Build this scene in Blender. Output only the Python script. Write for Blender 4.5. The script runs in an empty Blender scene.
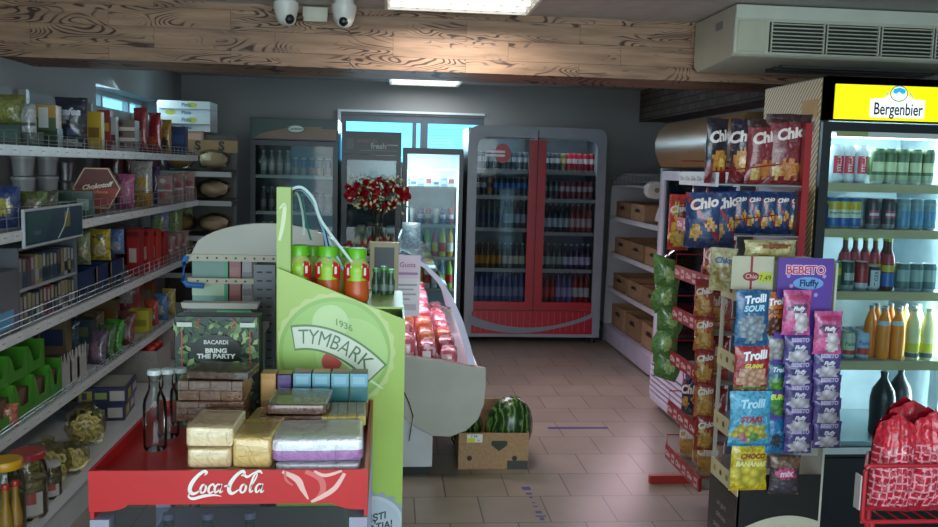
import bpy, math, random
from mathutils import Vector, Matrix, noise
random.seed(7)
R = math.radians
scene = bpy.context.scene
COL = scene.collection
# ---------------------------------------------------------------- camera
CAMH = 1.62
FPX = 870.0
yaw, pitch, roll = R(5.25), R(6.2), R(1.5)
Fv = Vector((math.sin(yaw)*math.cos(pitch), math.cos(yaw)*math.cos(pitch), -math.sin(pitch)))
Rv0 = Vector((math.cos(yaw), -math.sin(yaw), 0)); Uv0 = Rv0.cross(Fv)
Rv = Rv0*math.cos(roll)+Uv0*math.sin(roll); Uv = -Rv0*math.sin(roll)+Uv0*math.cos(roll)
cd = bpy.data.cameras.new('camera'); cam = bpy.data.objects.new('camera', cd); COL.objects.link(cam)
cam.matrix_world = Matrix(((Rv.x, Uv.x, -Fv.x, 0), (Rv.y, Uv.y, -Fv.y, 0), (Rv.z, Uv.z, -Fv.z, CAMH), (0, 0, 0, 1)))
cd.sensor_width = 36; cd.lens = FPX/938*36; cd.clip_start = .05
scene.camera = cam
scene.cycles.transparent_max_bounces = 24
# ---------------------------------------------------------------- light
w = bpy.data.worlds.new('daylight'); scene.world = w; w.use_nodes = True
wb = w.node_tree.nodes['Background']; wb.inputs[0].default_value = (.42, .80, 1.0, 1); wb.inputs[1].default_value = 2.2
vs = scene.view_settings
vs.view_transform = 'Standard'; vs.look = 'None'; vs.gamma = 1; vs.use_curve_mapping = False
vs.exposure = 0.5

def area(name, loc, target, sx, sy, power, color=(1, 1, 1), spread=180):
    d = bpy.data.lights.new(name, 'AREA'); d.shape = 'RECTANGLE'; d.size = sx; d.size_y = sy
    d.energy = power; d.color = color; d.spread = R(spread)
    o = bpy.data.objects.new(name, d); COL.objects.link(o); o.location = loc
    o.rotation_euler = (Vector(target)-Vector(loc)).to_track_quat('-Z', 'Y').to_euler()
    return o
area('shopfront_daylight', (.3, -1.6, 1.45), (.3, 4.5, .75), 3.6, 1.6, 66, (1, .97, .92))
area('ceiling_lamp_light', (.32, 4.42, 2.36), (.32, 4.42, 0), .6, .3, 9, (1, .96, .9))
area('ceiling_lamp_light', (.31, 8.2, 2.40), (.31, 8.0, 0), .6, .4, 9, (.85, .93, 1))
area('rear_window_daylight', (.1, 8.69, 2.0), (.2, 5, .2), 1.0, .25, 16, (.55, .85, 1))
area('side_window_daylight', (-1.99, 7.0, 2.12), (0, 6.4, .5), 1.3, .2, 5, (.6, .9, 1))
area('deli_tube_light', (.0, 5.4, 1.08), (.30, 5.4, .55), .12, 1.6, 20, (1, .76, .9))
area('beer_cooler_light', (2.2, 3.74, 1.82), (2.2, 3.95, .8), .6, .06, 11, (.84, .97, 1))
area('beer_cooler_light', (2.5, 3.74, 1.1), (2.1, 4.0, 1.1), .05, 1.3, 10, (.84, .97, 1))
area('wide_cooler_fill', (1.345, 8.07, 1.9), (1.345, 8.2, 1.0), 1.0, .04, 3.5, (.9, .96, 1))  # added fill inside an unlit cooler, lifts its dark contents
area('lit_cooler_light', (.16, 8.1, 1.72), (.2, 8.4, 1.0), .45, .05, 13, (.8, .97, 1))
area('pink_floor_fill', (1.72, 6.3, .95), (1.1, 5.9, 0), .1, 1.0, 4, (1, .72, .86))  # added pink lamp without a fixture, gives the floor its purplish glow

# ---------------------------------------------------------------- image -> room helpers
def ray(px, py):
    return Rv*((px-469)/FPX) + Uv*(-(py-263.5)/FPX) + Fv
def P(px, py, X=None, Y=None, Z=None):
    d = ray(px, py)
    t = X/d.x if X is not None else Y/d.y if Y is not None else (Z-CAMH)/d.z
    return Vector((0, 0, CAMH))+d*t
def solveY(px, X, z):
    k = (px-469)/FPX; q = z-CAMH
    # (X Rx + Y Ry + q Rz) = k (X Fx + Y Fy + q Fz)
    return (k*(X*Fv.x+q*Fv.z)-X*Rv.x-q*Rv.z)/(Rv.y-k*Fv.y)
def solveX(px, Y, z):
    k = (px-469)/FPX; q = z-CAMH
    return (k*(Y*Fv.y+q*Fv.z)-Y*Rv.y-q*Rv.z)/(Rv.x-k*Fv.x)

# ---------------------------------------------------------------- materials
MC = {}
def lin(h):
    c = [int(h[i:i+2], 16)/255 for i in (0, 2, 4)]
    return tuple((x/12.92 if x <= .04045 else ((x+.055)/1.055)**2.4) for x in c)+(1,)
def m(h, kind='matte', s=1.0):
    key = (h, kind, s)
    if key in MC: return MC[key]
    ma = bpy.data.materials.new(kind+'_'+h); ma.use_nodes = True
    nt = ma.node_tree; N = nt.nodes; L = nt.links; b = N['Principled BSDF']; c = lin(h)
    b.inputs['Base Color'].default_value = c
    tc = N.new('ShaderNodeTexCoord')
    def nz(sc, det=3, coord='Object'):
        n = N.new('ShaderNodeTexNoise'); n.inputs['Scale'].default_value = sc; n.inputs['Detail'].default_value = det
        L.new(tc.outputs[coord], n.inputs['Vector']); return n
    def bump(src, st, dist=.01):
        u = N.new('ShaderNodeBump'); u.inputs['Strength'].default_value = st; u.inputs['Distance'].default_value = dist
        L.new(src, u.inputs['Height']); L.new(u.outputs[0], b.inputs['Normal'])
    def mixcol(src, c1, c2, lo=.35, hi=.65):
        r = N.new('ShaderNodeValToRGB'); r.color_ramp.elements[0].position = lo; r.color_ramp.elements[1].position = hi
        r.color_ramp.elements[0].color = c1; r.color_ramp.elements[1].color = c2
        L.new(src, r.inputs[0]); L.new(r.outputs[0], b.inputs['Base Color']); return r
    def sc(c, k): return (min(1, c[0]*k), min(1, c[1]*k), min(1, c[2]*k), 1)
    if kind == 'matte':
        b.inputs['Roughness'].default_value = .55
        mixcol(nz(9).outputs[0], sc(c, .9), sc(c, 1.06))
    elif kind == 'wall':
        b.inputs['Roughness'].default_value = .7
        mixcol(nz(1.5).outputs[0], sc(c, .97), sc(c, 1.03))
    elif kind == 'gloss':
        b.inputs['Roughness'].default_value = .34
        mixcol(nz(6).outputs[0], sc(c, .94), sc(c, 1.04))
    elif kind == 'card':
        b.inputs['Roughness'].default_value = .85
        n = nz(60); mixcol(n.outputs[0], sc(c, .86), sc(c, 1.08)); bump(n.outputs[0], .15, .002)
    elif kind == 'foil':
        b.inputs['Roughness'].default_value = .3; b.inputs['Coat Weight'].default_value = .6; b.inputs['Coat Roughness'].default_value = .1
        n = nz(30*s, 5); n.inputs['Distortion'].default_value = .8; bump(n.outputs[0], .9, .014); mixcol(nz(70, 3).outputs[0], sc(c, .6), sc(c, 1.1), .35, .6)
    elif kind == 'wrap':
        b.inputs['Roughness'].default_value = .4; b.inputs['Coat Weight'].default_value = 1; b.inputs['Coat Roughness'].default_value = .07
        n = nz(38*s, 5); n.inputs['Distortion'].default_value = 1.2; bump(n.outputs[0], .85, .014)
    elif kind == 'mix':       # crisps, sweets, noodles: speckled contents
        b.inputs['Roughness'].default_value = .4; b.inputs['Coat Weight'].default_value = .6; b.inputs['Coat Roughness'].default_value = .1
        v = N.new('ShaderNodeTexVoronoi'); v.inputs['Scale'].default_value = 55*s; L.new(tc.outputs['Object'], v.inputs['Vector'])
        mixcol(v.outputs['Distance'], sc(c, 1.15), sc(c, .5), .1, .75); bump(v.outputs['Distance'], .6, .01)
    elif kind == 'metal':
        b.inputs['Metallic'].default_value = 1; b.inputs['Roughness'].default_value = .32
        n = nz(90); bump(n.outputs[0], .05, .001)
    elif kind == 'steel':
        b.inputs['Metallic'].default_value = .5; b.inputs['Roughness'].default_value = .38
    elif kind == 'emit':
        b.inputs['Emission Color'].default_value = c; b.inputs['Emission Strength'].default_value = s; b.inputs['Roughness'].default_value = .4
    elif kind == 'glass':
        b.inputs['Transmission Weight'].default_value = .92; b.inputs['Roughness'].default_value = .04; b.inputs['IOR'].default_value = 1.3
    elif kind == 'liquid':
        b.inputs['Transmission Weight'].default_value = .45; b.inputs['Roughness'].default_value = .08; b.inputs['IOR'].default_value = 1.33
    elif kind in ('pane', 'film'):
        N.remove(b); t = N.new('ShaderNodeBsdfTransparent'); g = N.new('ShaderNodeBsdfGlossy'); x = N.new('ShaderNodeMixShader')
        f = N.new('ShaderNodeFresnel'); f.inputs[0].default_value = 1.3 if kind == 'pane' else 1.45
        t.inputs[0].default_value = c; g.inputs['Roughness'].default_value = .05 if kind == 'pane' else .14
        mu = N.new('ShaderNodeMath'); mu.operation = 'MULTIPLY'; mu.inputs[1].default_value = s*(1 if kind == 'pane' else .28)
        L.new(f.outputs[0], mu.inputs[0]); L.new(mu.outputs[0], x.inputs[0]); L.new(t.outputs[0], x.inputs[1]); L.new(g.outputs[0], x.inputs[2])
        if kind == 'film':
            n = nz(40, 4); u = N.new('ShaderNodeBump'); u.inputs['Strength'].default_value = .8; L.new(n.outputs[0], u.inputs['Height']); L.new(u.outputs[0], g.inputs['Normal'])
        L.new(x.outputs[0], N['Material Output'].inputs[0])
    elif kind == 'wood':      # printed planks with dark arched grain
        tx = N.new('ShaderNodeMapping'); L.new(tc.outputs['Object'], tx.inputs[0])
        br = N.new('ShaderNodeTexBrick'); br.inputs['Brick Width'].default_value = .62; br.inputs['Row Height'].default_value = .105
        br.inputs['Scale'].default_value = 1; br.inputs['Mortar Size'].default_value = .0012; br.offset = .37
        br.inputs['Color1'].default_value = (0, 0, 0, 1); br.inputs['Color2'].default_value = (1, 1, 1, 1); br.inputs['Mortar'].default_value = (.5, .5, .5, 1)
        sx = N.new('ShaderNodeSeparateXYZ'); cx = N.new('ShaderNodeCombineXYZ'); L.new(tc.outputs['Object'], sx.inputs[0])
        L.new(sx.outputs[0], cx.inputs[0]); L.new(sx.outputs[2], cx.inputs[1]); L.new(cx.outputs[0], br.inputs['Vector'])
        # distort: long arches
        mp = N.new('ShaderNodeMapping'); mp.inputs['Scale'].default_value = (1.7, 1, 8.0); L.new(tc.outputs['Object'], mp.inputs[0])
        ad = N.new('ShaderNodeVectorMath'); ad.operation = 'ADD'; L.new(mp.outputs[0], ad.inputs[0])
        mk = N.new('ShaderNodeVectorMath'); mk.operation = 'SCALE'; mk.inputs['Scale'].default_value = 7.3; L.new(br.outputs['Color'], mk.inputs[0]); L.new(mk.outputs[0], ad.inputs[1])
        n1 = N.new('ShaderNodeTexNoise'); n1.inputs['Scale'].default_value = 1.1; n1.inputs['Detail'].default_value = 1.5; n1.inputs['Distortion'].default_value = .5; L.new(ad.outputs[0], n1.inputs['Vector'])
        ml = N.new('ShaderNodeMath'); ml.operation = 'MULTIPLY'; ml.inputs[1].default_value = 140; L.new(n1.outputs[0], ml.inputs[0])
        si = N.new('ShaderNodeMath'); si.operation = 'SINE'; L.new(ml.outputs[0], si.inputs[0])
        n2 = N.new('ShaderNodeTexNoise'); n2.inputs['Scale'].default_value = 1.5; L.new(ad.outputs[0], n2.inputs['Vector'])
        th = N.new('ShaderNodeMath'); th.operation = 'MULTIPLY'; L.new(si.outputs[0], th.inputs[0])
        r2 = N.new('ShaderNodeMapRange'); r2.inputs[1].default_value = .42; r2.inputs[2].default_value = .62; L.new(n2.outputs[0], r2.inputs[0]); L.new(r2.outputs[0], th.inputs[1])
        rp = N.new('ShaderNodeValToRGB'); e = rp.color_ramp.elements
        e[0].position = .15; e[0].color = lin('a88468'); e[1].position = .7; e[1].color = lin('44281a')
        L.new(th.outputs[0], rp.inputs[0])
        n3 = N.new('ShaderNodeTexNoise'); n3.inputs['Scale'].default_value = 5; n3.inputs['Detail'].default_value = 6; mp3 = N.new('ShaderNodeMapping'); mp3.inputs['Scale'].default_value = (.6, 1, 6)
        L.new(tc.outputs['Object'], mp3.inputs[0]); L.new(mp3.outputs[0], n3.inputs['Vector'])
        mx = N.new('ShaderNodeMix'); mx.data_type = 'RGBA'; mx.blend_type = 'MULTIPLY'; mx.inputs[0].default_value = .8
        r3 = N.new('ShaderNodeValToRGB'); r3.color_ramp.elements[0].position = .3; r3.color_ramp.elements[0].color = (.42, .38, .36, 1); r3.color_ramp.elements[1].position = .7; L.new(n3.outputs[0], r3.inputs[0])
        L.new(rp.outputs[0], mx.inputs[6]); L.new(r3.outputs[0], mx.inputs[7])
        m2 = N.new('ShaderNodeMix'); m2.data_type = 'RGBA'; L.new(br.outputs['Fac'], m2.inputs[0]); L.new(mx.outputs[2], m2.inputs[6]); m2.inputs[7].default_value = lin('5a4030')
        L.new(m2.outputs[2], b.inputs['Base Color']); b.inputs['Roughness'].default_value = .55
    elif kind == 'brick':
        br = N.new('ShaderNodeTexBrick'); br.inputs['Brick Width'].default_value = .16; br.inputs['Row Height'].default_value = .06; br.inputs['Scale'].default_value = 1
        br.inputs['Mortar Size'].default_value = .008; br.inputs['Mortar Smooth'].default_value = .4
        br.inputs['Color1'].default_value = lin('6e5c50'); br.inputs['Color2'].default_value = lin('54423a'); br.inputs['Mortar'].default_value = lin('352a26')
        sx = N.new('ShaderNodeSeparateXYZ'); cx = N.new('ShaderNodeCombineXYZ'); L.new(tc.outputs['Object'], sx.inputs[0])
        L.new(sx.outputs[1], cx.inputs[0]); L.new(sx.outputs[2], cx.inputs[1]); L.new(cx.outputs[0], br.inputs['Vector'])
        n = nz(30, 5); mx = N.new('ShaderNodeMix'); mx.data_type = 'RGBA'; mx.blend_type = 'MULTIPLY'; mx.inputs[0].default_value = .6
        L.new(br.outputs['Color'], mx.inputs[6]); L.new(n.outputs[0], mx.inputs[7]); L.new(mx.outputs[2], b.inputs['Base Color']); b.inputs['Roughness'].default_value = .8
    elif kind == 'tiles':
        mp = N.new('ShaderNodeMapping'); mp.inputs['Location'].default_value = (-.138, -.291, 0); L.new(tc.outputs['Object'], mp.inputs[0])
        br = N.new('ShaderNodeTexBrick'); br.inputs['Brick Width'].default_value = .3155; br.inputs['Row Height'].default_value = .322; br.inputs['Scale'].default_value = 1
        br.inputs['Mortar Size'].default_value = .0032; br.inputs['Color1'].default_value = lin('988d7f'); br.inputs['Color2'].default_value = lin('8d8375'); br.inputs['Mortar'].default_value = lin('4b443d')
        L.new(mp.outputs[0], br.inputs['Vector'])
        n = nz(5, 5); mx = N.new('ShaderNodeMix'); mx.data_type = 'RGBA'; mx.blend_type = 'MULTIPLY'; mx.inputs[0].default_value = .35
        L.new(br.outputs['Color'], mx.inputs[6]); L.new(n.outputs[0], mx.inputs[7]); L.new(mx.outputs[2], b.inputs['Base Color'])
        b.inputs['Roughness'].default_value = .33; bump(br.outputs['Fac'], -.3, .004)
    elif kind == 'melon':
        mp = N.new('ShaderNodeMapping'); mp.inputs['Scale'].default_value = (1, 1, .35); L.new(tc.outputs['Object'], mp.inputs[0])
        wv = N.new('ShaderNodeTexWave'); wv.bands_direction = 'X'; wv.inputs['Scale'].default_value = 9; wv.inputs['Distortion'].default_value = 7; wv.inputs['Detail'].default_value = 4; wv.inputs['Detail Scale'].default_value = 3
        L.new(mp.outputs[0], wv.inputs['Vector'])
        r = mixcol(wv.outputs[0], lin('1c3519'), lin('3c6430'), .3, .9); r.color_ramp.elements.new(.98).color = lin('6f8a48'); b.inputs['Roughness'].default_value = .25
    elif kind == 'leaf':
        mixcol(nz(25).outputs[0], sc(c, .6), sc(c, 1.3)); b.inputs['Roughness'].default_value = .5
    elif kind == 'stripe':    # fine diagonal lines
        wv = N.new('ShaderNodeTexWave'); wv.bands_direction = 'DIAGONAL'; wv.inputs['Scale'].default_value = 22; L.new(tc.outputs['Object'], wv.inputs['Vector'])
        mixcol(wv.outputs[0], c, lin('c9c4b4'), .55, .75)
    MC[key] = ma
    return ma
WHITE = lambda: m('d9d9d4', 'gloss')

# ---------------------------------------------------------------- mesh builder
TXT = {}
def text_geo(s, bold=0.0, shear=0.0):
    key = (s, bold, shear)
    if key not in TXT:
        c = bpy.data.curves.new('t', 'FONT'); c.body = s; c.size = 1; c.offset = bold; c.shear = shear; c.resolution_u = 3
        c.align_x = 'CENTER'; c.align_y = 'CENTER'
        o = bpy.data.objects.new('t', c); COL.objects.link(o)
        dg = bpy.context.evaluated_depsgraph_get(); dg.update()
        me = bpy.data.meshes.new_from_object(o.evaluated_get(dg))
        TXT[key] = ([tuple(v.co) for v in me.vertices], [tuple(p.vertices) for p in me.polygons])
        bpy.data.objects.remove(o); bpy.data.meshes.remove(me); bpy.data.curves.remove(c)
    return TXT[key]

class G:
    def __init__(s): s.v = []; s.f = []; s.k = []; s.m = []; s.sm = []
    def mi(s, ma):
        if ma not in s.m: s.m.append(ma)
        return s.m.index(ma)
    def add(s, vs, fs, ma, smooth=False):
        o = len(s.v); s.v += [tuple(p) for p in vs]
        for i, f in enumerate(fs):
            s.f.append(tuple(o+j for j in f)); s.k.append(s.mi(ma[i] if isinstance(ma, list) else ma)); s.sm.append(smooth)
        return s
    def box(s, x0, x1, y0, y1, z0, z1, ma):
        v = [(x, y, z) for z in (z0, z1) for y in (y0, y1) for x in (x0, x1)]
        return s.add(v, [(0, 2, 3, 1), (4, 5, 7, 6), (0, 1, 5, 4), (2, 6, 7, 3), (0, 4, 6, 2), (1, 3, 7, 5)], ma)
    def open_box(s, w, d, h, t, ma, inner=None):
        inner = inner or ma
        s.box(-w/2, w/2, 0, d, 0, t, inner)
        s.box(-w/2, w/2, 0, t, t, h, ma); s.box(-w/2, w/2, d-t, d, t, h, ma)
        s.box(-w/2, -w/2+t, t, d-t, t, h, ma); s.box(w/2-t, w/2, t, d-t, t, h, ma); return s
    def poly(s, pts, ma): return s.add(pts, [tuple(range(len(pts)))], ma)
    def prism(s, pts, axis, d0, d1, ma, side=None):
        n = len(pts)
        def q(a, b, d): return {'y': (a, d, b), 'x': (d, a, b), 'z': (a, b, d)}[axis]
        v = [q(a, b, d0) for a, b in pts]+[q(a, b, d1) for a, b in pts]
        fs = [tuple(range(n)), tuple(range(2*n-1, n-1, -1))]+[(i, i+n, (i+1) % n+n, (i+1) % n) for i in range(n)]
        return s.add(v, fs, [ma, ma]+[side or ma]*n)
    def lathe(s, prof, ma, seg=16, cx=0, cy=0, mf=None, cz=0):
        v = [(cx+r*math.cos(2*math.pi*i/seg), cy+r*math.sin(2*math.pi*i/seg), cz+z) for r, z in prof for i in range(seg)]
        fs = []; ms = []
        for k in range(len(prof)-1):
            for i in range(seg):
                j = (i+1) % seg; fs.append((k*seg+i, k*seg+j, (k+1)*seg+j, (k+1)*seg+i)); ms.append(mf(i/seg, k) if mf else (ma[k] if isinstance(ma, list) else ma))
        o = len(fs); fs.append(tuple(range(seg-1, -1, -1))); ms.append(ms[0]); b = (len(prof)-1)*seg; fs.append(tuple(range(b, b+seg))); ms.append(ms[-1] if not isinstance(ma, list) else ma[-1])
        return s.add(v, fs, ms, True)
    def tube(s, pts, r, ma, seg=6, closed=False):
        pts = [Vector(p) for p in pts]; n = len(pts); v = []; fs = []
        for i, p in enumerate(pts):
            a = pts[i-1] if (i or closed) else p; b = pts[(i+1) % n] if (i < n-1 or closed) else p
            t = (b-a).normalized() if (b-a).length > 1e-9 else Vector((0, 0, 1))
            u = t.cross(Vector((0, 0, 1))); u = u.normalized() if u.length > .05 else t.cross(Vector((1, 0, 0))).normalized(); w_ = t.cross(u)
            rr = r[i] if isinstance(r, (list, tuple)) else r
            for q in range(seg):
                an = 2*math.pi*q/seg; v.append(p+u*(rr*math.cos(an))+w_*(rr*math.sin(an)))
        for i in range(n if closed else n-1):
            for q in range(seg):
                a = i*seg+q; b = i*seg+(q+1) % seg; c = ((i+1) % n)*seg+(q+1) % seg; d = ((i+1) % n)*seg+q; fs.append((a, b, c, d))
        if not closed: fs += [tuple(range(seg-1, -1, -1)), tuple(range((n-1)*seg, n*seg))]
        return s.add(v, fs, ma, True)
    def sheet(s, fn, nu, nv, ma, mf=None):
        v = [fn(i/nu, j/nv) for j in range(nv+1) for i in range(nu+1)]; fs = []; ms = []
        for j in range(nv):
            for i in range(nu):
                a = j*(nu+1)+i; fs.append((a, a+1, a+nu+2, a+nu+1)); ms.append(mf((i+.5)/nu, (j+.5)/nv) if mf else ma)
        return s.add(v, fs, ms, True)
    def ell(s, c, rx, ry, rz, ma, nu=16, nv=10, nz=0, f=3, seed=0):
        def fn(u, v):
            a = 2*math.pi*u; b = math.pi*(v-.5); d = Vector((math.cos(a)*math.cos(b), math.sin(a)*math.cos(b), math.sin(b)))
            k = 1+nz*noise.noise(d*f+Vector((seed, seed*2, 0)))
            return (c[0]+rx*d.x*k, c[1]+ry*d.y*k, c[2]+rz*d.z*k)
        return s.sheet(fn, nu, nv, ma)
    def text(s, t, size, fn, ma, bold=.0, shear=0., sx=1.):
        vs_, fs = text_geo(t, bold, shear)
        return s.add([fn(x*size*sx, y*size) for x, y, z in vs_], fs, ma)
    def stroke(s, pts, fn, ma, n=6):
        # pts (x, y, width) smoothed ribbon
        def cr(a, b, c, d, t): return tuple(.5*((2*b[i])+(-a[i]+c[i])*t+(2*a[i]-5*b[i]+4*c[i]-d[i])*t*t+(-a[i]+3*b[i]-3*c[i]+d[i])*t**3) for i in range(3))
        q = [pts[0]]+list(pts)+[pts[-1]]; o = []
        for i in range(1, len(q)-2):
            for k in range(n): o.append(cr(q[i-1], q[i], q[i+1], q[i+2], k/n))
        o.append(pts[-1]); v = []
        for i, p in enumerate(o):
            a = o[max(i-1, 0)]; b = o[min(i+1, len(o)-1)]; dx, dy = b[0]-a[0], b[1]-a[1]; l = math.hypot(dx, dy) or 1
            nx, ny = -dy/l*p[2]/2, dx/l*p[2]/2; v += [fn(p[0]+nx, p[1]+ny), fn(p[0]-nx, p[1]-ny)]
        return s.add(v, [(2*i, 2*i+1, 2*i+3, 2*i+2) for i in range(len(o)-1)], ma)
    def mesh(s, name='mesh'):
        me = bpy.data.meshes.new(name); me.from_pydata(s.v, [], s.f)
        for x in s.m: me.materials.append(x)
        me.polygons.foreach_set('material_index', s.k); me.polygons.foreach_set('use_smooth', s.sm)
        me.update(); me.set_sharp_from_angle(angle=R(42)); return me
    def build(s, name, parent=None, bevel=0, loc=None, rz=0):
        o = bpy.data.objects.new(name, s.mesh(name)); COL.objects.link(o)
        if parent: o.parent = parent
        if loc is not None: o.location = loc
        if rz: o.rotation_euler.z = rz
        if bevel:
            b = o.modifiers.new('bevel', 'BEVEL'); b.width = bevel; b.segments = 2; b.limit_method = 'ANGLE'
        return o
def tag(o, label, cat, group=None, kind=None):
    o['label'] = label; o['category'] = cat
    if group: o['group'] = group
    if kind: o['kind'] = kind
    return o
def struct(g, name, loc=None, parent=None, bevel=0):
    o = g.build(name, parent, bevel, loc)
    if not parent: o['kind'] = 'structure'
    return o
def thing(name, label, cat, loc=(0, 0, 0), rz=0, group=None, rx=0, ry=0):
    o = bpy.data.objects.new(name, None); COL.objects.link(o); o.location = loc; o.rotation_euler = (rx, ry, rz); o.empty_display_size = .05
    return tag(o, label, cat, group)
def dup(root, loc, rz=None, label=None, group=None, rx=None, ry=None):
    r = root.copy(); COL.objects.link(r); r.location = loc
    if rz is not None: r.rotation_euler.z = rz
    if rx is not None: r.rotation_euler.x = rx
    if ry is not None: r.rotation_euler.y = ry
    if label: r['label'] = label
    if group: r['group'] = group
    for ch in KIDS.get(root.name, []) or list(root.children):
        c = ch.copy(); COL.objects.link(c); c.parent = r
        for g_ in list(ch.children):
            d = g_.copy(); COL.objects.link(d); d.parent = c
    return r
KIDS = {}
ORD = ['first', 'second', 'third', 'fourth', 'fifth', 'sixth', 'seventh', 'eighth', 'ninth', 'tenth', 'eleventh', 'twelfth', 'thirteenth', 'fourteenth', 'fifteenth', 'sixteenth']
flat = lambda y: (lambda a, b: (a, y, b))           # text on a plane facing -Y

# ================================================================ THE SETTING
CEIL = 2.45; BACK = 8.75; XL = -2.03; XR = 2.8; Y0 = -2.0
struct(G().box(XL-.1, XR+.1, Y0, BACK+.2, -.1, 0, m('968b7d', 'tiles')), 'floor')
struct(G().box(XL-.1, XR+.1, Y0, BACK+.2, CEIL, CEIL+.1, m('b4b2ae')), 'ceiling')
wallm = m('8a8988', 'wall')
# left wall with a high window opening
wy0, wy1, wz0, wz1 = 6.28, 8.1, 1.93, 2.14
g = G(); g.box(XL-.25, XL, Y0, wy0, 0, CEIL, wallm); g.box(XL-.25, XL, wy1, BACK, 0, CEIL, wallm)
g.box(XL-.25, XL, wy0, wy1, 0, wz0, wallm); g.box(XL-.25, XL, wy0, wy1, wz1, CEIL, wallm); struct(g, 'wall_left')
g = G(); fm_ = m('b9bcbc', 'gloss')
g.box(XL-.24, XL-.19, wy0, wy1, wz0, wz0+.035, fm_); g.box(XL-.24, XL-.19, wy0, wy1, wz1-.035, wz1, fm_)
for yy in (wy0, wy0+.70, wy0+1.4, wy1-.04): g.box(XL-.24, XL-.19, yy, yy+.04, wz0+.035, wz1-.035, fm_)
o = struct(g, 'window_1'); struct(G().box(XL-.22, XL-.215, wy0+.04, wy1-.04, wz0+.035, wz1-.035, m('e8f8ff', 'pane', .6)), 'window_glass', parent=o)
struct(G().box(XR, XR+.1, Y0, BACK, 0, CEIL, wallm), 'wall_right')
# back wall with window band
bx0, bx1, bz0, bz1 = -.50, .92, 1.62, 2.13
g = G(); g.box(XL-.1, bx0, BACK, BACK+.16, 0, CEIL, wallm); g.box(bx1, XR+.1, BACK, BACK+.16, 0, CEIL, wallm)
g.box(bx0, bx1, BACK, BACK+.16, 0, bz0, wallm); g.box(bx0, bx1, BACK, BACK+.16, bz1, CEIL, wallm); struct(g, 'wall_back')
g = G(); fd = m('4d555c', 'gloss')
g.box(bx0, bx1, BACK+.02, BACK+.09, bz0, bz0+.05, fd); g.box(bx0, bx1, BACK+.02, BACK+.09, bz1-.07, bz1, fd)
for x0, x1 in ((bx0, bx0+.05), (.205, .245), (.285, .36), (bx1-.05, bx1)): g.box(x0, x1, BACK+.02, BACK+.09, bz0+.05, bz1-.07, fd)
g.box(.36, bx1-.05, BACK+.02, BACK+.09, bz0+.05, bz0+.12, fd)
for k in range(9): g.box(.37, bx1-.06, BACK+.075, BACK+.085, bz0+.145+k*.03, bz0+.148+k*.03, m('7d98a0'))
o = struct(g, 'window_2'); struct(G().box(bx0+.05, bx1-.05, BACK+.05, BACK+.055, bz0+.05, bz1-.07, m('bfeeff', 'pane', .6)), 'window_glass', parent=o)
struct(G().box(bx0-.03, bx0, BACK-.03, BACK, 1.0, 2.15, m('d3dadd', 'gloss')).box(bx0-.03, bx1, BACK-.03, BACK, 2.15, 2.17, m('d3dadd', 'gloss')), 'trim_1')
# papered beam across the room and brick-papered bulkhead along the right wall
struct(G().box(XL, XR, 4.76, 5.24, 2.135, CEIL, m('a98463', 'wood')), 'trim_2')
struct(G().box(2.5, XR, 5.24, BACK, 2.14, CEIL, m('6e5c50', 'brick')), 'trim_3')
struct(G().box(XL, XL+.012, 4.0, BACK, 0, .09, m('6b655e')), 'baseboard_left')
struct(G().box(XL, XR, BACK-.012, BACK, 0, .09, m('6b655e')), 'baseboard_back')

# ---------------------------------------------------------------- ceiling lamps
def ceiling_lamp(x0, x1, y0, y1, label, depth=.04):
    t = thing('ceiling_lamp', label, 'ceiling lamp', ((x0+x1)/2, (y0+y1)/2, CEIL-depth), group='louvred ceiling lamps')
    a, b = (x1-x0)/2, (y1-y0)/2; g = G(); wm = m('d7d7d2', 'gloss')
    g.box(-a, a, -b, -b+.015, 0, depth, wm); g.box(-a, a, b-.015, b, 0, depth, wm); g.box(-a, -a+.015, -b+.015, b-.015, 0, depth, wm); g.box(a-.015, a, -b+.015, b-.015, 0, depth, wm)
    g.box(-a+.015, a-.015, -b+.015, b-.015, depth-.006, depth, wm); g.build('housing', t)
    for k in range(4):
        yy = -b+(k+.5)*2*b/4; G().tube([(-a+.03, yy, depth-.022), (a-.03, yy, depth-.022)], .013, m('fff8ea', 'emit', 2.6), 8).build('tube', t)
    g = G()
    for k in range(1, 4): yy = -b+k*2*b/4; g.box(-a+.015, a-.015, yy-.004, yy+.004, 0, depth-.01, m('b9bab8', 'metal'))
    for k in range(1, 9): xx = -a+k*2*a/9; g.box(xx-.002, xx+.002, -b+.015, b-.015, .008, depth-.018, m('b9bab8', 'metal'))
    g.build('louvre', t)
ceiling_lamp(-.045, .69, 3.9, 4.54, 'large louvred white ceiling lamp in front of the wooden beam')
ceiling_lamp(-.03, .64, 8.0, 8.6, 'small louvred ceiling lamp behind the wooden beam over the coolers')

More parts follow.
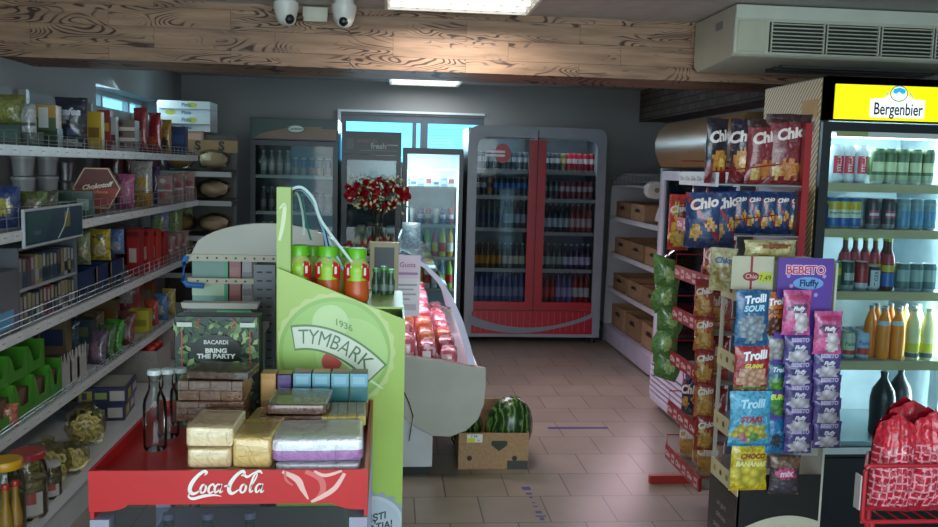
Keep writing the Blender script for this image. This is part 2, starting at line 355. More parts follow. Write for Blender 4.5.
# ---------------------------------------------------------------- cameras on the beam
def dome_cam(px, label, look):
    p = P(px, 14, Y=4.5); t = thing('security_camera', label, 'security camera', (p.x, 4.5, 2.418), group='dome cameras in front of the beam')
    g = G(); wm = m('d2d0c8', 'gloss')
    g.lathe([(.050, .0315), (.050, .001), (.062, 0), (.062, -.03), (.057, -.045), (.050, -.075), (.036, -.10), (.01, -.112)], wm, 20); g.build('housing', t)
    G().ell((look*.012, -.014, -.078), .040, .040, .038, wm, 18, 12).build('ball', t)
    e = G().ell((look*.02, -.034, -.084), .026, .024, .026, m('16181b', 'gloss'), 16, 10).build('lens', t)
    G().ell((look*.022, -.056, -.088), .008, .005, .008, m('4a5560', 'gloss'), 8, 6).build('lens_glass', e)
dome_cam(286, 'white dome camera before the beam, left of the small white box', 1)
dome_cam(344, 'white dome camera before the beam, right of the small white box', 0)
p = P(316, 16, Y=4.76); t = thing('junction_box', 'small cream plastic box on the wooden beam between the cameras', 'junction box', (p.x, 4.76, p.z-.035))
G().box(-.062, .062, -.045, 0, 0, .07, m('c9c6b4', 'matte')).build('case', t, .004); G().box(-.064, .064, -.05, -.046, .022, .072, m('cfccba', 'matte')).build('lid', t)
a = P(296, 14, Y=4.755); tag(G().tube([(a.x-.02, 4.757, 2.40), (a.x+.0, 4.752, 2.375), (a.x+.035, 4.757, 2.38)], .004, m('26221f')).build('cable'), 'short dark cable between dome camera and cream box', 'cable')

# ---------------------------------------------------------------- air conditioner under the ceiling
x0 = P(736, 10, Y=4.17).x; x1 = x0+1.32; cm = m('b4b6a4', 'gloss')
t = thing('air_conditioner', 'cream ceiling air conditioner with dark slotted grille, at upper right', 'air conditioner', ((x0+x1)/2, 4.17, 2.20))
a = (x1-x0)/2
prof = [(0, .245), (0, .015), (.02, 0), (.50, -.03), (.56, .0), (.57, .05), (.57, .245)]
G().prism(prof, 'x', -a, a, cm).build('body', t, .008)
G().box(-a+.0, a, -.008, -.001, .178, .24, m('bcbeb0', 'gloss')).build('top_trim', t)
g = G().box(-a+.015, -a+.155, -.008, -.001, .02, .168, m('b3b19c', 'gloss')); g.build('end_panel', t, .004)
g = G(); gx0, gx1 = -a+.172, a-.03; n = 4; wd = (gx1-gx0)/n
g.box(gx0, gx1, -.004, -.001, .022, .165, m('0c0c09')); g.build('grille_backing', t)
for k in range(n):
    g = G(); sx0, sx1 = gx0+k*wd+.005, gx0+(k+1)*wd-.005
    for j in range(8): zz = .028+j*.0178; g.box(sx0, sx1, -.016, -.004, zz, zz+.0055, m('a5a794', 'gloss'))
    for q in (sx0, sx1-.006): g.box(q, q+.006, -.017, -.004, .022, .165, cm)
    g.build('grille', t)
g = G()
for k in range(3): g.box(-a+.3, a-.04, .12+k*.08, .15+k*.08, -.034-.002*k, -.02, m('2b2c29'))
g.build('air_outlet', t)
G().box(-a-.003, -a-.001, .16, .25, .15, .19, m('7d7f80', 'gloss')).build('rating_plate', t)

# ================================================================ PRODUCTS
def thick(u, v, t, seed=0, k=1.0):
    a = max(0, 1-abs(2*u-1)**2.4); vv = min(1, max(0, (v-.045)/.91)); b = max(0, 1-abs(2*vv-1)**3)
    base = t/2*(a**.6)*(b**.55)
    return base*(1+.22*noise.noise(Vector((u*3+seed, v*4, seed*1.7)))*k)+.0008
def bag(name, label, cat, loc, w, h, t, base, pat=(), texts=(), rz=0, rx=0, ry=0, group=None, nx=16, ny=20, kind='foil', seed=None, hole=False):
    seed = random.random()*50 if seed is None else seed
    root = thing(name, label, cat, loc, rz, group, rx, ry)
    bm_ = m(base, kind)
    def mf(u, v):
        r = bm_
        for q in pat:
            if q[0] == 'band' and q[1] <= v <= q[2]: r = q[3]
            elif q[0] == 'blob' and ((u-q[1])/q[3])**2+((v-q[2])/q[4])**2 < 1+.25*math.sin(9*math.atan2(v-q[2], u-q[1])+seed): r = q[-1]
            elif q[0] == 'diag' and q[1] <= v+q[3]*(u-.5) <= q[2]: r = q[-1]
        return r
    def xy(u, v):
        pull = 1-.07*math.sin(math.pi*v)**.5 if 0 < v < 1 else 1
        return ((u-.5)*w*pull+.004*noise.noise(Vector((v*5, seed, 0)))*w*8, v*h+.012*h*noise.noise(Vector((u*3, seed, 4))))
    g = G()
    def fr(u, v): a, b = xy(u, v); return (a, -thick(u, v, t, seed), b)
    def bk(u, v): a, b = xy(1-u, v); return (a, thick(1-u, v, t, seed+9), b)
    g.sheet(fr, nx, ny, bm_, mf); g.sheet(bk, nx, ny, bm_)
    g.build('pouch', root)
    if texts:
        g = G()
        for q in texts:
            s, cu, cv, size, col = q[:5]; ang = q[5] if len(q) > 5 else 0; sx = q[6] if len(q) > 6 else 1
            ca, sa = math.cos(ang), math.sin(ang)
            def fn(x, y):
                X = cu*w-w/2+x*ca-y*sa; Z = cv*h+x*sa+y*ca; u = min(1, max(0, X/w+.5)); v = min(1, max(0, Z/h))
                return (X, -thick(u, v, t, seed)-.0022, Z)
            if len(q) > 7 and q[7]: 
                hw, hh = q[7]; pts = []
                g.sheet(lambda u, v: (lambda p: (p[0], p[1]+.0012, p[2]))(fn((u-.5)*hw, (v-.5)*hh)), 8, 3, m(q[8], 'gloss'))
            g.text(s, size, fn, m(col, 'gloss'), bold=.045, shear=.25, sx=sx)
        g.build('printed_logo', root)
    return root
def deco_on(g, w, h, y, deco):
    lay = 0
    for q in deco:
        lay += 1; yy = y-.0006*lay
        if q[0] == 'rect': _, u0, u1, v0, v1, c = q; X = lambda u: (u-.5)*w; g.poly([(X(u0), yy, v0*h), (X(u1), yy, v0*h), (X(u1), yy, v1*h), (X(u0), yy, v1*h)], m(c, 'gloss'))
        elif q[0] == 'text': _, s_, u, v, size, c = q[:6]; g.text(s_, size, lambda a, b: ((u-.5)*w+a, yy-.0006, v*h+b), m(c, 'gloss'), bold=.02, sx=q[6] if len(q) > 6 else 1)
        elif q[0] == 'disc':
            _, u, v, ru, rv, c = q; g.poly([((u-.5)*w+ru*w*math.cos(k*math.pi/9), yy, v*h+rv*h*math.sin(k*math.pi/9)) for k in range(18)], m(c, 'gloss'))
        elif q[0] == 'poly': g.poly([((u-.5)*w, yy, v*h) for u, v in q[1]], m(q[2], 'gloss'))
def carton(name, label, cat, loc, w, d, h, hexc, deco=(), side=(), rz=0, group=None, kind='gloss', bev=.002, top=()):
    root = thing(name, label, cat, loc, rz, group)
    G().box(-w/2, w/2, 0, d, 0, h, m(hexc, kind)).build('carton', root, bev)
    if deco: g = G(); deco_on(g, w, h, -.0008, deco); g.build('front_print', root)
    if side:                                       # left (-X) and right (+X) faces
        g = G(); deco_on(g, d, h, 0, side); v = g.v; g.v = [(w/2+.0012-p[1], p[0]+d/2, p[2]) for p in v]; g.build('side_print', root)
    if top:
        g = G(); deco_on(g, w, d, 0, top); g.v = [(p[0], p[2], h+.0012-p[1]) for p in g.v]; g.build('top_print', root)
    return root
def can_mesh(body, bands=(), patch=None, r=.033, h=.12, seg=16, top='c8ccd0'):
    # returns (body G, lid G)
    z = [0, .006, .012]+[.012+(h-.03)*k/9 for k in range(1, 10)]+[h-.009, h-.003]
    rr = [r*.78, r*.86, r]+[r]*9+[r*.86, r*.84]
    prof = list(zip(rr, z)); bm_ = m(body, 'gloss')
    def mf(u, k):
        if k < 2: return m('aab0b4', 'steel')
        v = (k-2)/9; c = bm_
        for b in bands:
            if b[0] <= v < b[1]: c = m(b[2], 'gloss')
        if patch:
            ang = abs((u-.75+.5) % 1-.5)      # u=.75 faces -Y
            for q in (patch if isinstance(patch[0], tuple) else (patch,)):
                if q[0] <= v < q[1] and ang < q[2]: c = m(q[3], 'gloss')
        return c
    g = G().lathe(prof, bm_, seg, mf=mf)
    l = G().lathe([(r*.84, h-.0028), (r*.86, h), (r*.78, h), (r*.76, h-.003), (.001, h-.003)], m(top, 'steel'), seg)
    return g, l
def can(label, loc, body, bands=(), patch=None, r=.033, h=.12, seg=16, text=None, group=None, cat='drink can', top='c8ccd0', parts=True):
    t = thing('drink_can', label, cat, loc, 0, group)
    g, l = can_mesh(body, bands, patch, r, h, seg, top)
    if not parts: g.v, g.f, g.k, g.m, g.sm; 
    g.build('body', t); l.build('lid', t)
    if text:
        s, size, z, c = text[:4]; vert = len(text) > 4
        def fn(a, b):
            if vert: a, b = -b, a
            an = a/r; return (r*1.012*math.sin(an), -r*1.012*math.cos(an), z+b)
        G().text(s, size, fn, m(c, 'gloss'), bold=.015).build('printed_logo', t)
    return t
def bottle(label, loc, prof, glass, cap, fill=None, lab=None, capz=None, cat='bottle', group=None, seg=16, name='bottle', caph=.014, capr=None, text=None):
    """prof: outer profile (r,z); cap hex; fill = (hex, kind, top z); lab = [(z0,z1,hex)]"""
    t = thing(name, label, cat, loc, 0, group); H_ = prof[-1][1]
    G().lathe(prof, glass, seg).build('body', t)
    def rad(z):
        for (r0, z0), (r1, z1) in zip(prof, prof[1:]):
            if z0 <= z <= z1: return r0+(r1-r0)*(z-z0)/max(1e-6, z1-z0)
        return prof[-1][0]
    if fill:
        c, k, zt = fill; pf = [(max(.001, r_-.0035), z+.002) for r_, z in prof if z < zt]+[(max(.001, rad(zt)-.0035), zt)]
        G().lathe(pf, m(c, k), seg).build('drink', t)
    for z0, z1, c in (lab or ()):
        n = 5; G().lathe([(rad(z0+(z1-z0)*k/n)+.0012, z0+(z1-z0)*k/n) for k in range(n+1)], m(c, 'gloss'), seg).build('label', t)
    cr = capr or prof[-1][0]*1.12
    G().lathe([(cr, H_-.006), (cr*1.02, H_-.004), (cr, H_-.006+caph*.8), (cr*.9, H_-.006+caph)], m(cap, 'gloss'), seg).build('cap', t)
    if text:
        s, size, z, c = text
        G().text(s, size, lambda a, b: (lambda r_: (r_*math.sin(a/r_), -r_*math.cos(a/r_), z+b))(rad(z)+.002), m(c, 'gloss'), bold=.02).build('printed_logo', t)
    return t

# ================================================================ DRINKS COOLERS ALONG THE BACK
BEER = [(.028, 0), (.031, .006), (.031, .13), (.026, .16), (.013, .19), (.0125, .225), (.0135, .23)]
PET = [(.028, 0), (.032, .01), (.031, .06), (.033, .12), (.031, .155), (.018, .195), (.0125, .205), (.0125, .222)]
def sc_prof(p, r, h): k = h/p[-1][1]; q = r/max(a for a, b in p); return [(a*q, b*k) for a, b in p]
def simple_bottle(label, loc, col, cap, lab, r=.031, h=.2, prof=BEER, seg=10, kind='gloss', group=None):
    pf = sc_prof(prof, r, h); t = thing('bottle', label, 'bottle', loc, 0, group)
    n = len(pf); lm = m(lab, 'gloss'); bm_ = m(col, kind)
    # body with a label band
    z0, z1 = h*.18, h*.5; rr = r*1.02
    G().lathe(pf, bm_, seg).build('body', t); G().lathe([(rr, z0), (rr, z1)], lm, seg).build('label', t)
    G().lathe([(pf[-1][0]*1.15, h-.012), (pf[-1][0]*1.15, h+.003)], m(cap, 'gloss'), seg).build('cap', t)
    return t
# --- the wide two-door cooler
FX0, FX1, FY = .70, 1.99, 8.0
frm = m('8a9099', 'gloss'); red = m('a01020', 'gloss')
t = thing('drinks_cooler', 'wide grey two-door drinks cooler with red centre frame and red base', 'fridge', ((FX0+FX1)/2, FY, 0))
a = (FX1-FX0)/2; D = .68
g = G(); dk = m('8a9096'); g.box(-a, -a+.045, .03, D, .06, 2.0, dk); g.box(a-.045, a, .03, D, .06, 2.0, dk); g.box(-a+.045, a-.045, D-.04, D, .06, 2.0, dk)
g.box(-a+.045, a-.045, .03, D-.04, 1.94, 2.0, dk); g.box(-a+.045, a-.045, .03, D-.04, .06, .34, dk); g.box(-.02, .02, .06, D-.04, .34, 1.94, dk); g.build('cabinet', t)
# front frame with rounded upper corners
def arc(cx, cz, r, a0, a1, n=6): return [(cx+r*math.cos(R(a0+(a1-a0)*k/n)), cz+r*math.sin(R(a0+(a1-a0)*k/n))) for k in range(n+1)]
g = G()
outer = [(-a, .3)]+arc(-a+.10, 1.92, .10, 180, 90)+arc(a-.10, 1.92, .10, 90, 0)+[(a, .3)]
inner = [(-a+.085, .3)]+arc(-a+.185, 1.82, .10, 180, 90)+arc(a-.185, 1.82, .10, 90, 0)+[(a-.085, .3)]
for i in range(len(outer)-1):
    o0, o1, i1, i0 = outer[i], outer[i+1], inner[i+1], inner[i]
    v = [(p_[0], y, p_[1]) for y in (-.01, .03) for p_ in (o0, o1, i1, i0)]
    g.add(v, [(0, 3, 2, 1), (4, 5, 6, 7), (0, 1, 5, 4), (2, 3, 7, 6)], frm)
g.build('front_frame', t)
for sgn, nm in ((-1, 'left'), (1, 'right')):
    lo, hi = (-a+.085, -.004) if sgn < 0 else (.004, a-.085)
    d = G().box(lo, hi, -.002, .004, .40, 1.9, m('dfe6ea', 'pane', 1.0)).build('door', t)
    st = (hi-.075, hi) if sgn < 0 else (lo, lo+.075)
    G().box(st[0], st[1], -.018, -.003, .36, 1.90, red).build('door_stile', d)
    G().box(lo, hi, -.016, -.003, .32, .395, red).build('door_rail', d)
G().box(-.004, .004, -.02, -.001, .3, 1.99, m('15161a')).build('door_gap', t)
for fx in (-a+.05, a-.05):
    for fy in (.06, D-.06): G().lathe([(.025, 0), (.025, .06)], m('15161a'), 10, fx, fy).build('foot', t)
g = G(); g.box(-a+.07, a-.07, -.004, .03, .09, .31, red)
for k in range(19): xx = -a+.1+k*.058; g.box(xx, xx+.004, -.007, -.004, .11, .3, m('d3566a', 'gloss'))
g.build('base_panel', t)
g = G(); g.box(-a, -a+.07, -.008, .03, .06, .31, frm); g.box(a-.07, a, -.008, .03, .06, .31, frm); g.box(-a+.07, a-.07, -.008, .03, .06, .09, frm); g.build('base_frame', t)
n = 16; up = [(-a+.04+(2*a-.1)*k/n, .275-.14*math.sin(math.pi*k/n)**.8+.03*(k/n)) for k in range(n+1)]
g = G(); v = []
for k, (x, z) in enumerate(up): th = .014+.075*(1-k/n)**1.2+(.03 if k > n-5 else 0)*(k-n+5)/5; v += [(x, -.0095, z), (x, -.0095, z-th)]
g.add(v, [(2*k, 2*k+1, 2*k+3, 2*k+2) for k in range(n)], m('7d8690', 'gloss')).build('base_swoosh', t)
g = G(); g.poly([(-a+.32+.075*math.cos(k*math.pi/10), -.0045, 1.77+.09*math.sin(k*math.pi/10)) for k in range(20)], m('a41b28', 'gloss')); g.build('round_sticker', t)
G().box(-a+.16, -a+.34, -.0065, -.005, 1.775, 1.795, m('e8e8e8', 'gloss')).box(-a+.16, -a+.34, -.0065, -.005, 1.74, 1.76, m('e8e8e8', 'gloss')).build('door_sticker', t)
SH = {-1: [.385, .70, 1.08, 1.38, 1.62], 1: [.385, .70, 1.05, 1.36, 1.62]}
for sgn in (-1, 1):
    lo, hi = (-a+.05, -.025) if sgn < 0 else (.025, a-.05)
    for k, z in enumerate(SH[sgn]):
        s_ = G().box(lo, hi, .04, D-.05, z-.02, z, m('777d80', 'steel')).build('shelf', t)
        G().box(lo, hi, .033, .0395, z-.032, z+.004, m('a9a69f' if k else '82868a', 'gloss')).build('price_rail', s_)
cols = {(-1, 4): [('3a4854', 'aeb4b8', 'can')]*9, (-1, 3): [('3a4048', 'c9c9c9', 'can')]*2+[('ad8a3c', '20303f', 'can')]+[('2a3c50', '3f7fd0', 'can')]*6,
        (-1, 2): [('5b6468', '3b4a68', 'b')]*5+[('34404a', 'a9b8c0', 'b')]*4, (-1, 1): [('5a4a32', 'c98f2b', 'b')]*5+[('5c6468', 'd9d2b8', 'b')]*4, (-1, 0): [('48588a', '8f98b8', 'p')]*9,
        (1, 4): [('3c3e46', 'b9bcc0', 'can')]*3+[('6d6a4a', 'd6c372', 'can')]*1+[('a5162c', 'e6d6d6', 'can')]*5, (1, 3): [('4a4c54', '8c9296', 'can')]*3+[('9c3b4c', 'cfc8c8', 'can')]*6,
        (1, 2): [('39434a', 'b9c6c9', 'b')]*5+[('a34c4a', 'd9b9b0', 'b')]*4, (1, 1): [('3c4a46', '9fb0a2', 'b')]*4+[('4b3b55', 'cfc3d8', 'b')]*5, (1, 0): [('7d2a26', 'd34638', 'p')]*3+[('6a5a88', 'b9a4c9', 'p')]*3+[('a52822', 'd9d0cc', 'p')]*3}
LV = {4: 'top', 3: 'second', 2: 'third', 1: 'fourth', 0: 'bottom'}
for (sgn, k), row in cols.items():
    lo, hi = (-a+.085, -.07) if sgn < 0 else (.07, a-.085); z = SH[sgn][k]
    for i, (c1, c2, kd) in enumerate(row):
        X = (FX0+FX1)/2+lo+(i+.5)*(hi-lo)/len(row); nm = 'left' if sgn < 0 else 'right'
        what = {'can': 'can', 'b': 'glass bottle', 'p': 'plastic bottle'}[kd]
        lb = f'{ORD[i]} {what} from the left, {LV[k]} shelf, {nm} door of the two-door cooler'
        gp = f'drinks on the {LV[k]} shelf behind the {nm} cooler door'
        if kd == 'can': can(lb, (X, FY+.10, z+.001), c1, ((.35, .7, c2),), r=.0265, h=.168, seg=10, group=gp, parts=False)
        elif kd == 'b': simple_bottle(lb, (X, FY+.10, z+.001), c1, c2, c2, .0275, .262 if k == 2 else .235, group=gp)
        else: simple_bottle(lb, (X, FY+.10, z+.001), c1, '2a2a2e', c2, .0275, .275, PET, group=gp)
        if i < 9 and kd == 'can': pass

# --- generic upright single cooler
def upright(name, label, x0, x1, y, h, body, header, zdoor, shelves, header_deco, inner='9aa0a4', d=.62, lit=None, depthfront=.0, rail='8c9092', wf=.045):
    t = thing(name, label, 'fridge', ((x0+x1)/2, y, 0)); a = (x1-x0)/2; bm_ = m(body, 'gloss'); im = m(inner)
    g = G(); g.box(-a, -a+.035, .025, d, .02, h, bm_); g.box(a-.035, a, .025, d, .02, h, bm_); g.box(-a+.035, a-.035, d-.035, d, .02, h, bm_)
    g.box(-a+.035, a-.035, .025, d-.035, h-.04, h, bm_); g.box(-a+.035, a-.035, .025, d-.035, .02, zdoor[0], bm_); g.build('cabinet', t)
    g = G(); g.box(-a+.036, a-.036, d-.045, d-.036, zdoor[0], h-.045, im); g.box(-a+.036, -a+.04, .03, d-.046, zdoor[0], h-.045, im); g.box(a-.04, a-.036, .03, d-.046, zdoor[0], h-.045, im); g.build('liner', t)
    g = G(); z0, z1 = zdoor; g.box(-a, -a+wf, 0, .024, z0, z1, bm_); g.box(a-wf, a, 0, .024, z0, z1, bm_); g.box(-a+wf, a-wf, 0, .024, z1-wf, z1, bm_); g.box(-a+wf, a-wf, 0, .024, z0, z0+wf, bm_)
    dr = g.build('door', t); G().box(-a+wf, a-wf, .008, .013, z0+wf, z1-wf, m('e4eef0', 'pane', 1.0)).build('door_glass', dr)
    G().box(-a, a, .0, .024, .03, zdoor[0]-.005, bm_).build('kick_panel', t)
    if h-zdoor[1] > .05:
        hd = G().box(-a, a, -.012, .024, zdoor[1]+.006, h, bm_).build('header', t)
        g = G(); deco_on(g, 2*a-.03, h-zdoor[1]-.03, -.013, header_deco); g.v = [(p[0], p[1], p[2]+zdoor[1]+.018) for p in g.v]; g.build('header_sign', hd)
    for z in shelves:
        s_ = G().box(-a+.042, a-.042, .05, d-.05, z-.008, z, m(rail, 'steel')).build('shelf', t)
        G().box(-a+.042, a-.042, .040, .0495, z-.028, z+.002, m('b9b8a8', 'gloss')).build('price_rail', s_)
    return t
# far left dark cooler with green sign
upright('beer_cooler', 'dark beer cooler with green and tan sign, in the back left corner', -1.26, -.48, 8.0, 2.03, '0e161b', '', (.12, 1.83), [.55, .87, 1.19, 1.52],
    [('rect', 0, 1, 0, 1, '0a3a2a'), ('poly', [(.02, .0), (1, 0), (1, .62), (.86, .66), (.5, .62), (.3, .45), (.12, .25)], '7c5a40'), ('rect', .82, 1, .55, 1, '1d2f38'), ('disc', .52, .52, .11, .24, '1d5a44'), ('disc', .52, .52, .095, .17, 'd5dcd2'), ('text', 'Carlsberg', .52, .52, .034, '1d5a44')],
    inner='454c50')
for k, z in enumerate([.87, 1.19, 1.52]):
    for i in range(9):
        X = -1.19+(i+.5)*.072; nm = ['lower', 'middle', 'upper'][k]
        lb = f'{ORD[i]} {"bottle" if i < 4 else "can"} from the left, {nm} visible shelf of the green-signed cooler'; gp = f'drinks on the {nm} shelf of the green-signed cooler'
        if i < 4: simple_bottle(lb, (X, 8.10, z+.001), ['5c6b5e', '6b5a50', '9a9a94'][k], 'b9b9ae', ['8f9a88', 'a08a80', 'c0bfb6'][k], .026, .22, group=gp)
        else: can(lb, (X, 8.10, z+.001), ['33503c', '3c3f5c', '2d3a72'][k], ((.0, .4, ['8c9a80', '6c6070', 'b07a4c'][k]), (.9, 1.1, 'c0c4c8')), r=.028, h=.165, seg=10, group=gp, parts=False)
# flower-sign cooler and brightly lit cooler
upright('dark_display_cooler', 'dark glass-door cooler with chalk-style sign under the rear window', -.44, .09, 7.95, 1.93, '161c22', '', (.12, 1.72), [.6, .95, 1.3],
    [('rect', 0, 1, 0, 1, '1a2024'), ('text', 'amanda', .42, .62, .06, '7d4450'), ('text', 'fresh', .62, .35, .07, 'aeb6b8'), ('rect', .76, .97, .40, .44, 'c2c8ca'), ('rect', .3, .95, .12, .15, '6d7478'), ('rect', .05, .18, .2, .7, '42504a')], inner='5d6468')
upright('lit_display_cooler', 'brightly lit glass-door cooler with dark frame under the rear window', .11, .66, 8.0, 1.80, '1c242c', '', (.12, 1.78), [.5, .80, 1.10, 1.45],
    [], inner='cfe4ea', wf=.035)
for o_ in [o for o in bpy.data.objects if o.name.startswith('lit_display_cooler')]:
    G().box(.225, .24, .04, .052, .3, 1.6, m('dcf8ff', 'emit', 4)).build('led_tube', o_)
    G().box(-.235, -.225, .04, .052, .3, 1.6, m('dcf8ff', 'emit', 2.5)).build('led_tube', o_)
    G().box(-.22, .22, .045, .06, 1.60, 1.615, m('dcf8ff', 'emit', 4)).build('led_tube', o_)
juice = ['d8e05a', '8fc93a', 'c6d8e4', 'e0a83a', 'd05a7a', '9ab8d8', 'e6ead8']
for k, z in enumerate([.50, .80, 1.10, 1.45]):
    for i in range(6):
        X = .175+(i+.5)*.07; c = juice[(i*3+k*2) % 7]; nm = ['bottom', 'third', 'second', 'top'][k]
        lb = f'{ORD[i]} item from the left on the {nm} shelf of the lit cooler'; gp = f'goods on the {nm} shelf of the lit cooler'
        if k == 3: carton('dairy_tub', f'{ORD[i]} pale tub from the left on the top shelf of the lit cooler', 'tub', (X, 8.10, z+.001), .06, .08, .06+.02*(i % 3), ['dfe8ee', '9cc0dd', 'e8e2d0'][i % 3], [('rect', .1, .9, .3, .7, ['4a78b8', 'e6eef2', 'c05060'][i % 3])], group=gp)
        elif k == 2: can(lb.replace('item', 'drink can'), (X, 8.10, z+.001), ['e6e6e6', '3d5a9a', 'b02a3a'][i % 3], ((.3, .6, 'd9d9e2'),), r=.029, h=.15, seg=10, group=gp, parts=False)
        else: simple_bottle(lb.replace('item', 'juice bottle'), (X, 8.10, z+.001), c, ['3c9a3c', 'e0e0e0', 'd9642a'][i % 3], ['f0f0e0', 'e8d040', 'd83a3a'][(i+k) % 3], .032, .26, PET, group=gp)
for k, z in enumerate([.95, 1.3]):
    for i in range(5):
        X = -.40+(i+.5)*.09; nm = ['lower', 'upper'][k]
        carton('boxed_cake', f'{ORD[i]} box from the left on the {nm} shelf of the chalk-sign cooler', 'box', (X, 8.06, z+.001), .075, .12, .10+.03*((i+k) % 3), ['b9a98a', 'd8d4c8', '8a5a4a', 'c9b64a', '9aa6b0'][(i+2*k) % 5], [('rect', .1, .9, .3, .75, ['7a3a3a', '3a5a7a', 'e0d8c0'][i % 3])], group=f'boxes on the {nm} shelf of the chalk-sign cooler')

# ================================================================ ROSES ON A GLASS TABLE IN FRONT OF THE COOLERS
ry = 6.9
bc = P(378, 194, Y=ry)
tz = P(378, 238, Y=ry).z
t = thing('pedestal_table', 'round glass-topped pedestal table under the red roses', 'table', (bc.x, ry, 0))
G().lathe([(.23, tz-.014), (.235, tz-.007), (.23, tz)], m('7c8688', 'matte'), 28).build('table_top', t)
G().tube([(0, 0, .02), (0, 0, tz-.015)], .025, m('9aa0a2', 'metal'), 12).build('pole', t); G().lathe([(.17, 0), (.17, .015), (.03, .03)], m('8a9092', 'metal'), 24).build('foot', t)
t = thing('glass_vase', 'clear glass vase holding the red roses', 'vase', (bc.x, ry, tz+.001))
vh = bc.z-tz-.05
G().lathe([(.055, 0), (.06, .01), (.035, vh*.35), (.045, vh*.7), (.085, vh)], m('dfe8e8', 'pane', 2), 18).build('body', t)
t = thing('rose_bouquet', 'bouquet of red roses with pale filler flowers in a glass vase', 'flowers', (bc.x, ry, tz+.02))
g = G()
for k in range(9): an = k*.7; g.tube([(0.012*math.cos(an), .012*math.sin(an), 0), (.02*math.cos(an+2), .02*math.sin(an+2), vh*.7), (.13*math.cos(an+2), .08*math.sin(an+2), vh+.06)], .004, m('4c5c3a'), 5)
g.build('stems', t)
rr = random.Random(3); cz = bc.z-tz-.02
rose = G()
for k in range(5):
    rad = .038-.006*k
    rose.sheet(lambda u, v, k=k, rad=rad: (rad*(.55+.45*v)*math.cos(2*math.pi*u+k)*(1+.16*math.sin(6*math.pi*u+k*2)), rad*(.55+.45*v)*math.sin(2*math.pi*u+k)*(1+.16*math.sin(6*math.pi*u+k*2)), -.02+.045*v+.003*k), 14, 3, m(['e0283c', 'c41a2c'][k % 2], 'matte'))
rm = rose.ell((0, 0, -.006), .028, .028, .018, m('7d0c17'), 8, 6).mesh('rose_blossom')
pts = [(x*.056-.224+rr.uniform(-.015, .015), rr.uniform(-.09, .09), cz+rr.uniform(-.12, .11)*(1-abs(x-4)/8)) for x in range(9) for _ in range(6)]
for p_ in pts:
    o = bpy.data.objects.new('blossom', rm); COL.objects.link(o); o.parent = t; o.location = p_; o.rotation_euler = (R(rr.uniform(40, 100)), 0, R(rr.uniform(-50, 50))); s_ = rr.uniform(.62, .85); o.scale = (s_,)*3
g = G()
for k in range(150):
    x, y, z = rr.uniform(-.24, .24), rr.uniform(-.16, .1), cz+rr.uniform(-.13, .14); an = rr.uniform(0, 6.3); l = rr.uniform(.02, .045)
    dx, dz = l*math.cos(an), l*math.sin(an); z *= 1
    g.add([(x, y, z), (x+dx*.5-dz*.25, y-.01, z+dz*.5+dx*.25), (x+dx, y, z+dz), (x+dx*.5+dz*.25, y-.008, z+dz*.5-dx*.25)], [(0, 1, 2, 3)], m('e8e4a8' if k % 3 else '5d7444'))
g.build('foliage', t)

# ================================================================ DELI CASE (glass curves down towards the aisle)
DY0, DY1 = 4.42, 6.35
cream = m('b5b2a6', 'gloss')
prof_px = [(404, 356), (443, 361), (486, 369), (486, 385), (484, 405), (478, 420), (466, 431), (450, 437), (432, 436), (415, 427), (404, 418)]
pp = [(lambda q: (q.x, q.z))(P(x, y, Y=DY0)) for x, y in prof_px]
glass_px = [(398, 254), (412, 257), (427, 265), (441, 279), (453, 298), (463, 321), (470, 344), (475, 364)]
gp_ = [(lambda q: (q.x, q.z))(P(x, y, Y=DY0)) for x, y in glass_px]
LX = -.52; ztop = gp_[0][1]; zr = pp[0][1]
t = thing('deli_display_case', 'cream refrigerated deli counter with curved glass front holding meats', 'display case', (0, DY0, 0))
G().prism([(LX, zr)]+pp+[(LX, pp[-1][1])], 'y', 0, .045, cream).build('end_panel', t, .004)
G().prism([(LX, zr)]+pp+[(LX, pp[-1][1])], 'y', DY1-DY0-.045, DY1-DY0, cream).build('end_panel', t, .004)
body = [(LX, zr-.10)]+[(x-.012, z-.004) for x, z in pp[1:]]+[(LX, pp[-1][1]+.02)]
G().prism([(LX, .34), (LX, zr-.10), (pp[2][0]-.02, zr-.10), (pp[2][0]-.02, pp[3][1])]+[(x-.012, z+.008) for x, z in pp[4:9]]+[(pp[10][0], .34)], 'y', .046, DY1-DY0-.046, m('a8a59c', 'gloss')).build('front_fascia', t)
bx = P(432, 472, Y=DY0+.02).x
G().box(LX+.05, bx, .03, DY1-DY0-.1, .05, .335, m('c9cacc', 'gloss')).build('plinth', t, .003)
G().box(LX+.06, bx-.02, .05, DY1-DY0-.12, 0, .049, m('1b1c1e')).build('toe_kick', t)
# glass and its bright edge strip
g = G(); off = .02
for i in range(len(gp_)-1):
    (xa, za), (xb, zb) = gp_[i], gp_[i+1]
    g.add([(xa, 0.0, za), (xb, 0.0, zb), (xb, DY1-DY0, zb), (xa, DY1-DY0, za)], [(0, 1, 2, 3)], m('e6e2f4', 'pane', 3.0), True)
g.build('curved_glass', t)
for yy in (0.0, DY1-DY0-.05):
    v = []
    for i, (x, z) in enumerate(gp_):
        a_ = gp_[max(i-1, 0)]; b_ = gp_[min(i+1, len(gp_)-1)]; dx, dz = b_[0]-a_[0], b_[1]-a_[1]; l = math.hypot(dx, dz); nx, nz_ = dz/l, -dx/l; wd = .012+.022*min(1, i/5)
        v += [(x, yy, z), (x+nx*wd, yy, z+nz_*wd), (x+nx*wd, yy+.03, z+nz_*wd), (x, yy+.03, z)]
    n = len(gp_); fs = []
    for i in range(n-1):
        for q in range(4): fs.append((i*4+q, i*4+(q+1) % 4, (i+1)*4+(q+1) % 4, (i+1)*4+q))
    G().add(v, fs, m('dcd4ec', 'gloss')).build('glass_edge_trim', t)
